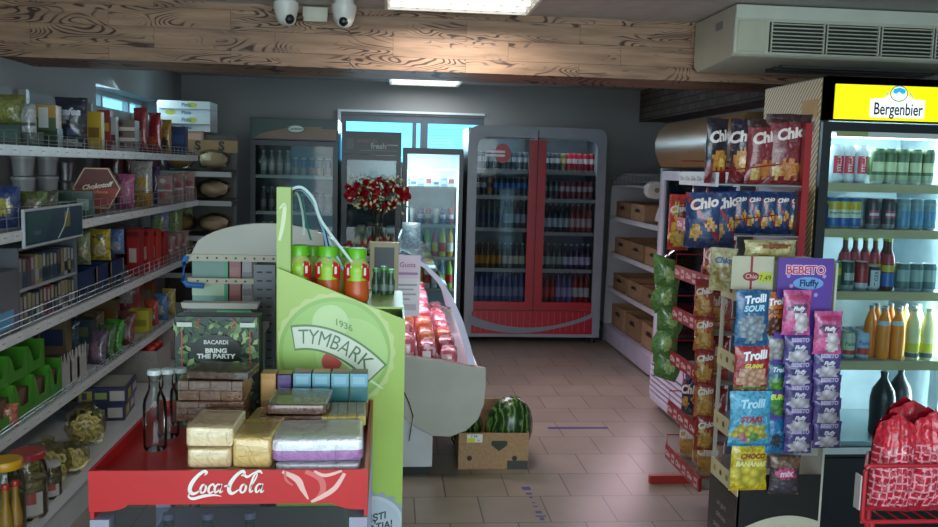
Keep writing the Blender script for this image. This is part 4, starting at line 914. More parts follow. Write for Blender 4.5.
fc = ('pale can with blue lettering', 'c9d8a8', ((.0, .15, 'a8c0c0'), (.8, 1, 'b9c8d0')), ((.1, .3, .2, 'c83a30'),), rC, .12, ('Fanta', .026, .07, '2858a8')); fc2 = ('pale blue can with red fruit', 'a8c0e0', ((.8, 1, 'b9c8d0'),), ((.1, .35, .25, 'd04840'),), rC, .12, ('Fanta', .026, .075, '2858a8'))
BZ4 = P(880, 361, Y=BY+.06).z+.002
_s = G().box(-a+.042, a-.042, .05, .55, BZ4-.008, BZ4, m('b5c4c6', 'steel')).build('shelf', t); G().box(-a+.042, a-.042, .040, .0495, BZ4-.028, BZ4+.002, m('b9b8a8', 'gloss')).build('price_rail', _s)
brow(BZ4, [(848, 'can', fc), (862, 'can', fc2), (882, 'bottle', orb), (896, 'bottle', orb), (912, 'bottle', yl), (926, 'bottle', yl)], 'fourth')
for j in range(2):
    for i in range(6):
        px = 842+i*14+j*5; Y = BY+.165+j*.07; X = solveX(px, Y, .9); nm = ['second', 'third'][j]
        if i < 2: can(f'pale blue can {nm} line back, {ORD[i]} from left, fourth cooler shelf', (X, Y, BZ4+.001), 'a8b8c8', ((.3, .6, 'c05a50'),), None, .0285, .12, 12, group='cans behind on the fourth cooler shelf', parts=False)
        else: bottle(f'soft drink bottle {nm} line back, {ORD[i]} from left, fourth cooler shelf', (X, Y, BZ4+.001), orp, m(['f08c28', 'f08c28', 'e8c070', 'ddd8a0'][i-2], 'gloss'), '8c9498', (['ff9820', 'ff9820', 'ffd070', 'f0e090'][i-2], 'gloss', .15), group='bottles behind on the fourth cooler shelf', seg=12)
big = [(.05, 0), (.056, .012), (.056, .12), (.058, .19), (.05, .235), (.022, .285), (.016, .295), (.016, .32)]
for i, px in enumerate((884, 901)):
    Y = BY+.12+.08*i; bottle(f'large black plastic bottle on the bottom shelf of the beer cooler, {ORD[i]} from the left', (solveX(px, Y, .7), Y, .452), sc_prof(big, .055, .29), m('14181a', 'gloss'), '20262a', None, [(.10, .16, '1e2428')], group='large black bottles in the beer cooler', seg=20)

# ================================================================ CARDBOARD SWEETS STAND
CY = 2.90; q0 = P(742, 480, Y=CY); q1 = P(823, 480, Y=CY); CX0 = q0.x-.012; CX1 = q1.x; CD = .26; cw = CX1-CX0
ctop = P(760, 262, Y=CY).z
t = thing('sweets_stand', 'white and black cardboard display stand hung with bags of sweets', 'display stand', (CX0, CY, 0))
crd = m('b9b6a8', 'matte'); blk = m('1c1b1a', 'gloss')
G().box(cw-.008, cw, 0, CD, .0, ctop+.0, crd).build('side_panel', t)
G().box(.0, cw-.008, .035, .041, .62, ctop, m('a8a79c')).build('back_board', t)
G().box(0, cw-.008, 0, .006, .0, P(780, 475, Y=CY).z, blk).build('front_panel', t)
pz0 = P(735, 512, Y=CY).z
g = G(); n = 14; g.poly([(.0, -.0012, .0)]+[(cw*.02+cw*.96*k/n, -.0012, pz0-.10+.085*math.sin(math.pi*(.12+.62*k/n))) for k in range(n+1)]+[(cw*.98, -.0012, 0)], m('b9b4a0', 'gloss')); g.build('front_print', t)
# open side facing the aisle: corner post, shelves with printed lips
G().box(0, .008, CD-.02, CD, 0, ctop, crd).build('corner_post', t)
G().box(.0, .008, 0, .008, .0, ctop-.0, crd).build('corner_post', t)
lips = [P(714, y, X=CX0).z for y in (286, 367, 444, 507)]
for k, z in enumerate([1.19, .93, .685, .50]):
    s_ = G().box(.009, cw-.009, .042, CD-.021, z-.004, z, crd).build('shelf', t)
    G().box(-.003, .0, .0, CD, z-.02, z+.045, m('d0c79a', 'matte')).build('shelf_lip', s_)
    g = G()
    for j in range(4): yy = .04+j*.06; g.poly([(-.0042, yy+.012*math.cos(q), z+.014+.012*math.sin(q)) for q in [i*.9 for i in range(7)]][::-1], m(['a8642c', '8a8a3c', '7a3a2c', 'b59a3c'][j], 'matte'))
    g.build('lip_print', s_)
g = G().box(-.004, -.0005, .0, CD, 0.0, .475, m('2a2826', 'gloss')); g.build('side_base_panel', t)
g = G()
for j, s in enumerate(('un gust', 'delicios', 'pentru toti')): g.text(s, .03, lambda a, b: (-.0055, CD/2-a, .40-j*.045+b), m('b0aca0', 'gloss'))
g.build('side_base_print', t)
G().box(.02, cw-.02, .042, CD-.03, ctop-.006, ctop, crd).build('top_shelf', t)
# hooks
def spx(px, py, y): q = P(px, py, Y=y); return q.x, q.z
def sweet(label, pxc, py0, py1, wpx, y, base, pat, texts, rz=0, t_=.028, seed=None, parent=None, name='sweets_bag', group=None):
    sc_ = y/FPX; x, zb = spx(pxc, py1, y); _, zt = spx(pxc, py0, y)
    return bag(name, label, 'sweets bag', (x, y, zb), wpx*sc_, zt-zb, t_, base, pat, texts, rz=rz, group=group, nx=16, ny=20, seed=seed)
f = lambda h, s=1.0: m(h, 'foil', s)
mx = lambda h, s=1.0: m(h, 'mix', s)
TR = lambda v, s=.04, c='e6eef4', a=.12: ('Trolli', .52, v, s, c, a)
yf = CY-.035
sweet('blue bag of sour worms sweets hanging at the upper left of the stand', 750, 290, 346, 39, yf-.03, '1f5c8c', [('blob', .5, .32, .40, .27, mx('8f9ca8'))], [TR(.84, .036), ('SOUR', .5, .68, .028, 'a8d8e8', .05)], seed=1, rz=R(4))
sweet('orange and brown bag of gummy sweets hanging beside the purple card', 773, 292, 338, 29, yf-.0, 'c0641c', [('blob', .5, .25, .42, .22, mx('5c3018'))], [TR(.80, .030), ('OCTO', .5, .58, .026, '5a2c14', .05)], seed=2, rz=R(-3))
sweet('red bag of gummy sweets with pale contents, below the blue bag', 750, 345, 391, 41, yf-.01, 'a5242c', [('blob', .5, .28, .42, .26, mx('c89a7c')), ('band', .06, .12, f('3f8a4a'))], [TR(.78, .040), ('GUMMI', .5, .56, .02, 'd8c84c')], seed=3, rz=R(3))
sweet('light blue bag of yellow star sweets hanging at the lower left', 748, 391, 446, 48, yf-.03, '4aa0c4', [('blob', .5, .26, .44, .17, mx('b9b04a')), ('blob', .32, .16, .12, .08, mx('c07a84')), ('blob', .6, .18, .12, .08, mx('6a9a5c')), ('band', 0, .05, f('2a78a8'))], [('Trolli', .5, .78, .040, 'a8d8ec', .05), ('STARS', .5, .50, .028, 'a82c34')], seed=4, rz=R(2))
sweet('yellow bag of chocolate banana sweets at the bottom left of the stand', 747, 443, 490, 43, yf-.0, 'c4b01c', [('blob', .5, .40, .46, .36, mx('c9b83c', .6)), ('band', 0, .06, f('c49a10'))], [('CHOCO', .55, .74, .024, '8a3c20'), ('BANANAS', .5, .58, .024, 'e0d890')], seed=5, rz=R(2))
sweet('clear bag of grey sugared sweets behind the purple card', 776, 334, 363, 26, yf+.0, '7c868c', [('blob', .5, .5, .42, .4, mx('a8a8a8'))], [], seed=6)
sweet('blue and green bag in the narrow middle column under the grey sweets', 776, 361, 393, 25, yf-.005, '2c5c7c', [('blob', .5, .3, .4, .2, mx('5c9a3c'))], [('Trolli', .5, .75, .022, 'c8dce4')], seed=7)
sweet('green bag with yellow lettering in the narrow middle column', 776, 390, 419, 25, yf+.0, '3c8a3c', [('blob', .5, .3, .4, .22, mx('4c8a44'))], [('EURO', .5, .78, .024, 'c8d84c')], seed=8)
sweet('blue bag with dark print at the bottom of the middle column', 776, 416, 453, 26, yf-.005, '1f74a8', [('blob', .4, .35, .25, .2, f('1c2c3c'))], [], seed=9)
sweet('dark mixed sweets bag with pink oval logo near the stand bottom', 783, 455, 494, 34, yf, '3c2c34', [('blob', .5, .55, .36, .14, f('b8386c')), ('blob', .5, .2, .42, .15, mx('4a4650')), ('band', .72, .95, mx('7c5a40'))], [('mix', .5, .55, .03, 'e0b8cc', .1)], seed=10, rz=R(-4))
# red bags standing inside the side shelves
for k, (z, c, h_) in enumerate([(.933, 'a8242a', .15), (.688, 'a83a2a', .13)]):
    bag('sweets_bag', f'red sweets bag standing on the {["upper", "lower"][k]} open side shelf of the stand', 'sweets bag', (CX0+.035, CY+.11, z), .11, h_, .03, c, [('blob', .5, .3, .3, .2, f('c88a5c'))], rz=R(-75), seed=30+k)
# purple header card with two chains of pouches
hx0, hz1 = spx(785, 259, CY-.09); hx1, hz0 = spx(835, 345, CY-.09)
t = thing('purple_display_card', 'tall purple hanging card with pink lettering, on the sweets stand', 'display card', ((hx0+hx1)/2, CY-.045, P(808, 440, Y=CY-.04).z))
W_ = hx1-hx0; H_ = hz1-P(808, 440, Y=CY-.04).z
G().box(-W_/2, W_/2, 0, .004, 0, H_, m('5a3a94', 'gloss')).build('card', t)
g = G(); y = -.0012
tz_ = H_-.042
g.text('BEBETO', .040, lambda a, b: (a-.002, y-.001, tz_+b), m('e8d4e0', 'gloss'), bold=.075); g.text('BEBETO', .040, lambda a, b: (a-.002, y-.002, tz_+b), m('c02860', 'gloss'), bold=.015)
g.poly([(.01+.055*math.cos(k*math.pi/9), y-.001, tz_-.045+.022*math.sin(k*math.pi/9)) for k in range(18)], m('6a9ad0', 'gloss')); g.text('Fluffy', .032, lambda a, b: (.012+a, y-.002, tz_-.045+b), m('1c2a5c', 'gloss'), bold=.03)
for x, z in ((-.062, -.02), (.066, -.02), (-.05, -.055), (.04, -.085)): g.poly([(x+.008*math.cos(k*1.25), y-.001, tz_+z+.008*math.sin(k*1.25)) for k in range(5)], m('a890c8', 'gloss'))
g.build('card_print', t)
BB = lambda c: [('blob', .5, .58, .36, .12, f('3c3c6c')), ('blob', .5, .27, .40, .24, mx('c8c4d0', .7))]
PK = [('blob', .5, .6, .36, .1, f('5a3a5c')), ('blob', .62, .28, .30, .24, mx('d8d0d4', .7)), ('blob', .25, .25, .2, .16, f('d86a9c'))]
tt = [('BEBETO', .5, .84, .020, 'a81c4c')]
t2 = [('BEBETO', .5, .84, .018, 'b8b0d0'), ('Fluffy', .5, .60, .018, 'd8d8e8')]
sweet('pink marshmallow pouch at the top of the left purple-card chain', 795, 290, 335, 32, CY-.085, 'c0508c', PK, tt+[('Fluffy', .5, .6, .018, 'e8dce8')], seed=12)
sweet('pink marshmallow pouch at the top of the right purple-card chain', 826, 311, 354, 32, CY-.085, 'c0508c', PK, tt+[('Fluffy', .5, .6, .018, 'e8dce8')], seed=13)
for j, (cx, ys) in enumerate(((797, [(336, 363), (361, 386), (384, 409), (407, 432), (428, 452)]), (826, [(352, 378), (376, 401), (399, 424), (422, 447)]))):
    for k, (y0, y1) in enumerate(ys):
        sweet(f'violet marshmallow pouch, {ORD[k]} violet one down the {["left", "right"][j]} chain', cx, y0-1, y1+1, 32, CY-.075, '4c3c84', BB(0), t2, seed=40+j*10+k, group='violet marshmallow pouches in hanging chains')
# cream bags on top of the stand
z = ctop+.001
bag('snack_bag', 'tall cream paper-look bag with blue print at the left on the stand top', 'snack bag', (solveX(724, CY+.20, 1.35), CY+.20, 1.195), .10, P(728, 248, Y=CY+.2).z-1.195, .04, 'c4b884', [('band', .6, 1, m('cfc79c', 'foil')), ('blob', .5, .35, .3, .2, m('a8904c', 'foil'))], [('Chio', .5, .72, .03, '4a78a8')], rz=R(-30), seed=50)
bag('snack_bag', 'cream and brown bag lying across the top of the stand', 'snack bag', (solveX(770, CY+.10, 1.35), CY+.10, z), .22, P(770, 240, Y=CY+.1).z-z, .07, 'c9bd86', [('blob', .5, .72, .3, .15, m('8f5a34', 'foil')), ('blob', .3, .3, .2, .14, m('b8a85c', 'foil'))], [], rz=R(10), seed=51)
# small white header of the hanging strip with red "Chio" oval
hx, hz = spx(751, 290, CY-.03); t = thing('hanging_strip_header', 'white card with red oval logo above the blue sweets bag', 'display card', (hx+.01, CY-.012, hz-.0))
G().box(-.075, .075, 0, .003, 0, .115, m('b9b49c', 'matte')).build('card', t)
g = G(); g.poly([(-.005+.03*math.cos(k*math.pi/9), -.0015, .045+.016*math.sin(k*math.pi/9)) for k in range(18)], m('8f1c28', 'gloss')); g.box(-.009, -.001, -.0014, -.0004, .0, .115, m('8f1c28', 'gloss')); g.text('Chio', .022, lambda a, b: (-.005+a, -.0028, .045+b), m('d8c8c4', 'gloss'))
g.text('7,49', .026, lambda a, b: (.045+a, -.003, .04+b), m('26301c')); g.poly([(.022, -.0018, .025), (.07, -.0018, .025), (.07, -.0018, .06), (.022, -.0018, .06)], m('b8c030', 'gloss')); g.build('card_print', t)

# ================================================================ RED WIRE BASKET AND RED BAGS, LOWER RIGHT
KY = 2.28; k0 = P(866, 466, Y=KY); k1 = P(866, 522, Y=KY); KW = .42
t = thing('wire_basket_stand', 'red wire basket stand holding patterned red bags at lower right', 'basket', (k0.x, KY, 0))
rm_ = m('b01c2a', 'gloss'); zt, zb = k0.z, k1.z; r_ = .014
def rr_(y, z0, z1): return [(r_, y, z1)]+[(r_*(1-math.sin(R(a_))), y, z1-r_*(1-math.cos(R(a_)))) for a_ in (30, 60, 90)]+[(0, y, z0+r_)]+[(r_*(1-math.cos(R(a_))), y, z0+r_*(1-math.sin(R(a_)))) for a_ in (30, 60, 90)]+[(KW, y, z0)]
G().tube(rr_(0, zb, zt)+[(KW, 0, zt)], .0065, rm_, 8, closed=True).build('front_frame', t)
G().tube([(p[0]+.075, p[1], p[2]) for p in rr_(.12, zb, zt)[:-1]]+[(KW, .12, zb), (KW, .12, zt)], .0065, rm_, 8, closed=True).build('back_frame', t)
g = G()
for x in (0.0, KW): 
    for z in (zt, zb): g.tube([(x, 0, z), (x+(.075 if x < .1 else 0), .12, z)], .005, rm_, 6)
g.build('side_rail', t)
g = G()
for k in range(9): g.tube([(.08+k*.04, 0, zb), (.08+k*.04, .12, zb)], .003, rm_, 5)
g.build('bottom_wires', t)
for x, y in ((.03, .0), (KW, .0), (.09, .12), (KW, .12)): G().tube([(x, y, 0), (x, y, zb)], .009, rm_, 8).build('leg', t)
G().box(-.012, -.008, .0, .03, zb+.035, zt-.03, m('b9b4b4', 'gloss')).build('price_holder', t)
# bags: tall soft bags with white net print
def redbag(label, pxc, pytop, wpx, y, seed, rz, lean):
    sc_ = y/FPX; x = solveX(pxc, y, 1.0); zb_ = zb+.008; h_ = P(pxc, pytop, Y=y).z-zb_
    t = thing('patterned_bag', label, 'bag', (x, y, zb_), rz, 'patterned red bags in the wire basket')
    w_ = wpx*sc_; b1 = m('b41c34', 'foil'); b2 = m('e0909c', 'foil'); b3 = m('c81c34', 'foil')
    def shp(u, v, s):
        pull = 1-.12*max(0, v-.8)/.2; fold = .012*math.sin(u*14+seed)*v
        return ((u-.5)*w_*pull+lean*v*v, s*(thick(u, min(v*.9+.04, .95), .085, seed)+abs(fold)*.5+.004*noise.noise(Vector((u*9, v*14, seed)))), v*h_*(1-.12*abs(u-.45)*(v**3)*2))
    def mf(u, v):
        if v > .70+.03*math.sin(u*9+seed): return b3
        if v < .08: return b1
        a_ = (u*7+.35*math.sin(v*9+seed)) % 1; b_ = (v*13+.25*math.sin(u*8)) % 1
        return b2 if (a_ < .22 or b_ < .24) else b1
    g = G().sheet(lambda u, v: shp(u, v, -1), 40, 56, b1, mf); g.sheet(lambda u, v: shp(1-u, v, 1), 20, 28, b1, mf); g.build('pouch', t)
    return t
redbag('patterned red bag at the front left corner of the wire basket', 896, 412, 46, KY+.06, 2.2, R(-6), .01)
redbag('tall patterned red bag with folded top, rising behind the others', 912, 398, 58, KY+.17, 5.1, R(5), .0)
redbag('patterned red bag at the right, cut by the picture edge', 935, 408, 50, KY+.06, 8.3, R(4), .0)

# ================================================================ LEFT WALL SHELVING
SHX = -1.50; SHB = -1.965; LY0, LY1 = 2.9, 6.95
ZS = [1.660, 1.317, .907, .517]; ZD = .225; DKX = -1.35
t = thing('wall_shelving', 'long white metal wall shelving with wire fences along the left wall', 'shelf unit', (SHX, LY0, 0))
sw = m('b4b6b8', 'gloss'); wire = m('b4b7ba', 'metal'); L_ = LY1-LY0
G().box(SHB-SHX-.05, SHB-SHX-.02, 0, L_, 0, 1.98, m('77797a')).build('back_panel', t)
for k in range(5): y = k*L_/4; G().box(SHB-SHX-.02, SHB-SHX+.02, max(0, y-.02), min(L_, y+.02), 0, 1.98, m('8f9193', 'steel')).build('upright', t)
for k, z in enumerate(ZS):
    s_ = G().box(SHB-SHX+.021, -.002, 0, L_, z-.025, z, sw).build('shelf', t)
    G().box(-.0015, .010, 0, L_, z-.034, z+.008, m('c4c6c8', 'gloss')).build('price_rail', s_)
    fh = [.06, .10, .075, .035][k]; g = G()
    for zz in (z+.02, z+fh*.6, z+fh): g.tube([(-.006, 0, zz), (-.006, L_, zz)], .0022, wire, 5)
    n = int(L_/.11)
    for j in range(n+1): yy = j*L_/n; g.tube([(-.006, yy, z+.004), (-.006, yy, z+fh)], .0022, wire, 4)
    g.build('wire_fence', s_)
    r_ = random.Random(k)
    if k == 0:
        g = G().box(0, .0012, 0, .055, 0, .031, m('cfd0cc', 'gloss')); g.poly([(.0014, .006, .014), (.0014, .04, .014), (.0014, .04, .018), (.0014, .006, .018)], m('8a8a8c')); plm = g.mesh('price_label')
    for j in range(26):
        o = bpy.data.objects.new('price_label', plm); COL.objects.link(o); o.parent = s_; o.location = (.0105, .3+j*.14+r_.uniform(-.03, .03), z-.028)
d = G().box(SHB-SHX+.021, DKX-SHX, 0, L_, ZD-.03, ZD, m('b9babb', 'gloss')).build('bottom_deck', t)
G().box(DKX-SHX+.0005, DKX-SHX+.012, 0, L_, ZD-.04, ZD+.01, m('c4c6c8', 'gloss')).build('price_rail', d)
G().box(DKX-SHX-.06, DKX-SHX-.04, 0, L_, 0, ZD-.031, m('a9abad', 'gloss')).build('plinth', t)
def LP(px, s, X):                       # spot on shelf s (0 = top .. 3, 4 = deck) at distance X from the aisle line
    z = (ZS+[ZD])[s]; return Vector((X, solveY(px, X, z+.05), z+.0015))
def SZ(px, s, X): q = LP(px, s, X); return q.y/FPX
def lbox(px, s, X, wpx, hpx, d, label, hexc, deco=(), rz=0, name='carton', cat='box', side=(), dz=0, group=None, kind='gloss'):
    q = LP(px, s, X); k = q.y/FPX; q.z += dz
    return carton(name, label, cat, q, wpx*k, d, hpx*k, hexc, deco, side, rz=R(rz), group=group, kind=kind)
def lbag(px, s, X, wpx, hpx, d, label, base, pat=(), texts=(), rz=0, name='food_bag', cat='bag', rx=0, dz=0, group=None, kind='foil', seed=None):
    q = LP(px, s, X); k = q.y/FPX; q.z += dz
    return bag(name, label, cat, q, wpx*k, hpx*k, d, base, pat, texts, rz=R(rz), rx=R(rx), group=group, kind=kind, seed=seed, nx=12, ny=14)
S_ = -1.62; Bk = -1.86
# ---- top shelf
lbox(6, 0, -1.70, 26, 22, .10, 'dark green packet box under the yellow-green foil bricks on the top shelf', '1f3a30', [('rect', .1, .9, .3, .8, '2c5a48')], 6)
lbag(9, 0, -1.70, 30, 30, .07, 'yellow-green foil brick stacked at the far left of the top shelf', '646a30', [('blob', .5, .5, .35, .25, f('7c803c'))], rz=6, dz=22*3.7/870, name='foil_pack', cat='packet')
lbag(29, 0, S_, 15, 42, .06, 'crumpled silver foil pack beside the yellow-green bricks on the top shelf', 'a4a8aa', [('band', .0, .35, f('5c7068')), ('band', .5, .6, f('4c5a54'))], rz=-10, name='foil_pack', cat='packet', seed=5)
lbox(44, 0, -1.66, 22, 24, .10, 'amber and brown snack box on a green one on the top shelf', 'a8803c', [('rect', 0, 1, .0, .5, '4a5a3c'), ('rect', .3, .7, .1, .9, 'c4c8c4')], 5, dz=.09)
lbox(44, 0, -1.66, 24, 20, .10, 'dark green box carrying the amber one on the top shelf', '24402f', [('rect', .1, .5, .2, .8, '7c8a7c')], 5)
lbag(72, 0, S_, 30, 50, .08, 'black and navy coffee bag with white print on the top shelf', '1c2434', [('blob', .3, .6, .2, .12, f('8a9098')), ('blob', .6, .35, .2, .1, f('3c4a68')), ('blob', .5, .15, .3, .08, f('a0a4a8'))], [('cafea', .5, .72, .05, 'b8bcc4')], rz=4, name='coffee_bag', seed=3)
lbox(94, 0, S_, 14, 38, .06, 'bright yellow packet behind the wire fence on the top shelf', 'b89a24', [('rect', .15, .85, .35, .6, '7a5a1c')], 3)
lbox(104, 0, -1.66, 12, 40, .07, 'red packet between the yellow one and the striped boxes on the top shelf', '8f2c24', [('rect', .1, .9, .5, .7, 'c8a040')], 2)
lbox(112, 0, S_, 8, 34, .05, 'silver grey narrow packet on the top shelf', 'a0a2a4', [('rect', .1, .9, .2, .5, '5c3030')], 0)
for k in range(3): lbox(123, 0, -1.60, 22, 11.5, .12, f'brown and white striped wafer box, {["lowest", "middle", "topmost"][k]} of its stack on the top shelf', '6a5a50', [('rect', 0, 1, .1, .4, 'c4beb4'), ('rect', .1, .5, .5, .85, '3c2c28')], 3, dz=k*.0625, group='striped wafer boxes on the top shelf')
lbag(141, 0, -1.58, 16, 44, .05, 'pink-red crisp bag leaning on the top shelf beside the wafer boxes', '9a3438', [('blob', .5, .35, .3, .2, f('c48a80'))], rz=-25, name='crisp_bag', cat='snack bag', seed=9)
lbag(155, 0, -1.58, 16, 40, .05, 'bright red bag leaning right of the pink-red one on the top shelf', 'a3202a', [('blob', .5, .3, .3, .15, f('c8603c'))], rz=-30, name='crisp_bag', cat='snack bag', seed=13)
lbag(166, 0, -1.58, 13, 34, .05, 'amber and black bag next to the navy box on the top shelf', 'a87c2c', [('blob', .5, .3, .3, .2, f('3c2c20'))], rz=-20, name='crisp_bag', cat='snack bag', seed=17)
lbox(177, 0, -1.60, 17, 28, .07, 'navy blue box standing on the top shelf before the pale boxes', '1c2850', [('rect', .1, .9, .4, .7, '2c3a6c')], 0)
for k in range(2): lbox(193, 0, -1.62, 20, 13, .14, f'{["lower", "upper"][k]} brown and pink biscuit box under the white flat boxes', '8a6a5c', [('rect', .1, .9, .2, .8, 'b08878')], 0, dz=k*.1)
for k in range(4): lbox(184, 0, -1.70+.01*(k % 2), 50, 7.6, .30, f'white flat pizza-style box, {["lowest", "second", "third", "topmost"][k]} of the stack on the top shelf end', 'b9bfc0', [('disc', .25+.4*(k % 2), .5, .1, .35, 'a8a83c'), ('text', 'Pizza', .55, .5, .04, '3c6a9a')], 0, dz=.205+k*.060, group='white flat boxes stacked on the top shelf')
# ---- second shelf: lidded tubs, pouches, packs
for c_ in range(2):
    for k in range(3):
        q = LP(24+24*c_, 1, Bk); r_ = .055; t = thing('white_tub', f'white lidded tub, {["lowest", "middle", "topmost"][k]} of the {["left", "right"][c_]} stack on the second shelf', 'tub', (q.x, q.y, q.z+k*.104), 0, 'white tubs stacked on the second shelf')
        G().lathe([(.046, 0), (.055, .085)], m('8f9294', 'gloss'), 20).build('tub', t); G().lathe([(.058, .0855), (.058, .098), (.05, .101)], m('a4a6a8', 'gloss'), 20).build('lid', t)
for k in range(2):
    q = LP(66, 1, -1.80); t = thing('silver_tub', f'{["lower", "upper"][k]} shiny silver foil cup beside the white tubs', 'tub', (q.x, q.y, q.z+.07+k*.11)); 
    G().lathe([(.03, -.07*(1-k)), (.042, .09), (.045, .10)], m('a9adb0', 'metal'), 16).build('cup', t)
lbag(8, 1, S_, 24, 40, .06, 'blue and yellow can-shaped packet at the left end of the second shelf', '2c3c6c', [('blob', .4, .5, .3, .2, f('a89a3c'))], rz=10, seed=20)
lbag(34, 1, -1.60, 26, 32, .06, 'green and tan snack bag behind the second shelf fence', '5c6a3c', [('blob', .5, .5, .3, .3, f('8a7c5c'))], rz=5, seed=21)
lbag(48, 1, -1.66, 22, 28, .06, 'grey and tan snack bag next to the green one on the second shelf', '6c6c5c', [('blob', .5, .5, .3, .3, f('8a7a64'))], rz=-8, seed=22)
lbox(73, 1, -1.60, 36, 27, .05, 'dark green tea box with pale emblem behind the second shelf fence', '17382e', [('rect', .5, .52, 0, 1, '2c5a48'), ('rect', .6, .9, .3, .7, '7c9a88'), ('rect', .1, .4, .55, .62, '7c9a88')], 8)
# hexagonal chocolate box
q = LP(97, 1, -1.60); k = q.y/FPX; hw = 22*k; hh = 20*k; t = thing('hexagonal_chocolate_box', 'hexagonal brown and red chocolate box with gold edge on the second shelf', 'box', (q.x, q.y, q.z+hh+.03), R(12))
hexp = [(-hw, 0), (-hw*.5, -hh), (hw*.5, -hh), (hw, 0), (hw*.5, hh), (-hw*.5, hh)]
G().prism(hexp, 'y', 0, .045, m('5c2018'), m('8f7a4c')).build('carton', t); G().box(-hw*.3, hw*.3, .01, .035, -hh-.03, -hh, m('5c2018')).build('stand', t)
g = G(); n = 6
for i in range(6):
    a_, b_ = hexp[i], hexp[(i+1) % 6]; g.poly([(a_[0]*.97, -.0012, a_[1]*.97), (b_[0]*.97, -.0012, b_[1]*.97), (b_[0]*.92, -.0012, b_[1]*.92), (a_[0]*.92, -.0012, a_[1]*.92)], m('b09460', 'gloss'))
g.poly([(x*.9, -.0014, z*.9) for x, z in hexp[:4]], m('8f2c22')); g.text('Chokotoff', .036, lambda a, b: (a, -.002, .012+b+.15*a), m('cfc0a0', 'gloss'), shear=.3, bold=.03); g.text('pflaume', .022, lambda a, b: (a+.02, -.002, -.02+b), m('c0a878'), shear=.3); g.build('front_print', t)
for i, (px, c, nm) in enumerate([(112, '5c1420', 'dark red'), (124, '7c1c2c', 'crimson'), (146, '5c1c2c', 'plum red'), (158, '24284a', 'navy')]):
    lbag(px, 1, -1.85, 24, 62, .07, f'{nm} bag at the back of the second shelf', c, [('blob', .5, .5, .3, .2, f('3c1c24'))], rz=5*i-8, seed=25+i)
lbag(126, 1, S_, 17, 34, .06, 'glossy pink pouch with rounded top on the second shelf', 'c06a94', [('band', 0, .2, f('a04a78')), ('blob', .5, .5, .2, .3, f('d08aa8'))], rz=0, seed=30)
lbag(142, 1, S_, 22, 44, .06, 'white and gold bag between the pink pouch and strawberry packs', 'a8a49c', [('band', .0, .35, f('a8842c')), ('blob', .6, .55, .25, .12, f('c09a3c'))], rz=-5, seed=31)
lbag(154, 1, -1.66, 12, 36, .05, 'violet packet behind the strawberry packs on the second shelf', '4a3c6c', rz=0, seed=32)
for i, px in enumerate((165, 176, 187)):
    lbox(px, 1, -1.58, 14, 28, .07, f'clear pack of pink and white biscuits, {ORD[i]} from the left on the second shelf', 'a08078', [('disc', .3, .3, .2, .1, 'a83c48'), ('disc', .7, .6, .2, .1, '9a3444'), ('disc', .35, .8, .2, .08, 'c8c0b8'), ('rect', 0, 1, .44, .5, 'c8c4bc')], 4, group='biscuit packs at the far end of the second shelf', kind='wrap')
# ---- third shelf: cigarette cabinet and packs
ya, yb_ = solveY(22, SHX+.0, 1.05), solveY(80, SHX, 1.05); ln = yb_-ya; cz = ZS[2]+.002; chh = .34
t = thing('cigarette_dispenser', 'grey shelf-top cabinet with two rows of slim packs and an angled blue sign', 'display cabinet', (SHX-.012, ya, cz), R(90))
gc = m('54585c', 'gloss')   # local x runs along the shelf, local -y faces the aisle
G().box(0, ln, .20, .22, 0, chh, gc).build('back_panel', t)
for x in (0, ln-.012): G().box(x, x+.012, .0, .199, 0, chh, gc).build('side_panel', t)
for z in (0, .155, chh-.012): G().box(.013, ln-.013, .0, .199, z, z+.012, m('8a8d90', 'gloss')).build('shelf', t)
G().box(-.25, -.004, .0, .22, 0, .26, m('4c5054', 'gloss')).build('side_unit', t); G().box(-.2, -.06, -.003, -.001, .03, .10, m('3c8ab0', 'gloss')).build('blue_sticker', t)
sgn = G().box(.0, ln, -.03, -.018, .34, .50, m('a9adb0', 'gloss')).build('sign_board', t)
g = G(); g.box(.008, ln-.008, -.0315, -.0305, .35, .49, m('1c3044', 'gloss')); g.poly([(.02, -.033, .36), (.2, -.033, .36), (.3, -.033, .48), (.02, -.033, .48)], m('22443f', 'gloss')); g.tube([(.35, -.033, .355), (.42, -.033, .40), (.48, -.033, .485)], .003, m('8aa8a0'), 4); g.box(.43, .5, -.0335, -.0325, .40, .47, m('7c6830', 'gloss')); g.text('tutun', .035, lambda a, b: (.12+a, -.0345, .40+b), m('6c8a9a', 'gloss')); g.build('sign_print', sgn)
rr = random.Random(9); pc = ['2c3c4c', '8c8c86', '54585e', '6a2c34', '2c3848', '7c7448', '1c2028', '4c5458']
for r_ in range(2):
    for i in range(15):
        x = .018+i*(ln-.036)/15; w_ = (ln-.036)/15-.004; c = pc[rr.randrange(8)]; c2 = pc[rr.randrange(8)]
        yy = ya+x; hh = .118+rr.uniform(0, .012)
        o = thing('slim_pack', f'slim pack, {ORD[i]} from the near end in the {["lower", "upper"][r_]} row of the grey cabinet', 'packet', (SHX-.016, yy+w_/2, cz+.0125+r_*.155), R(90), f'slim packs in the {["lower", "upper"][r_]} cabinet row')
        G().box(-w_/2, w_/2, .004, .08, 0, hh, m(c, 'gloss')).build('pack', o); G().box(-w_/2+.002, w_/2-.002, .0025, .0035, hh*.15, hh*.5, m(c2, 'gloss')).box(-w_/2+.004, w_/2-.012, .0025, .0035, hh*.55, hh*.95, m(['8c8a80', '7c7048', '8c9094', '6c2c34'][rr.randrange(4)], 'gloss')).build('pack_print', o)
lbag(84, 2, -1.60, 14, 32, .05, 'green and beige sweets bag hanging over the blue trays on the third shelf', '7c8464', [('blob', .5, .4, .3, .2, f('a89a78'))], rz=10, dz=.16, seed=40, name='sweets_bag')
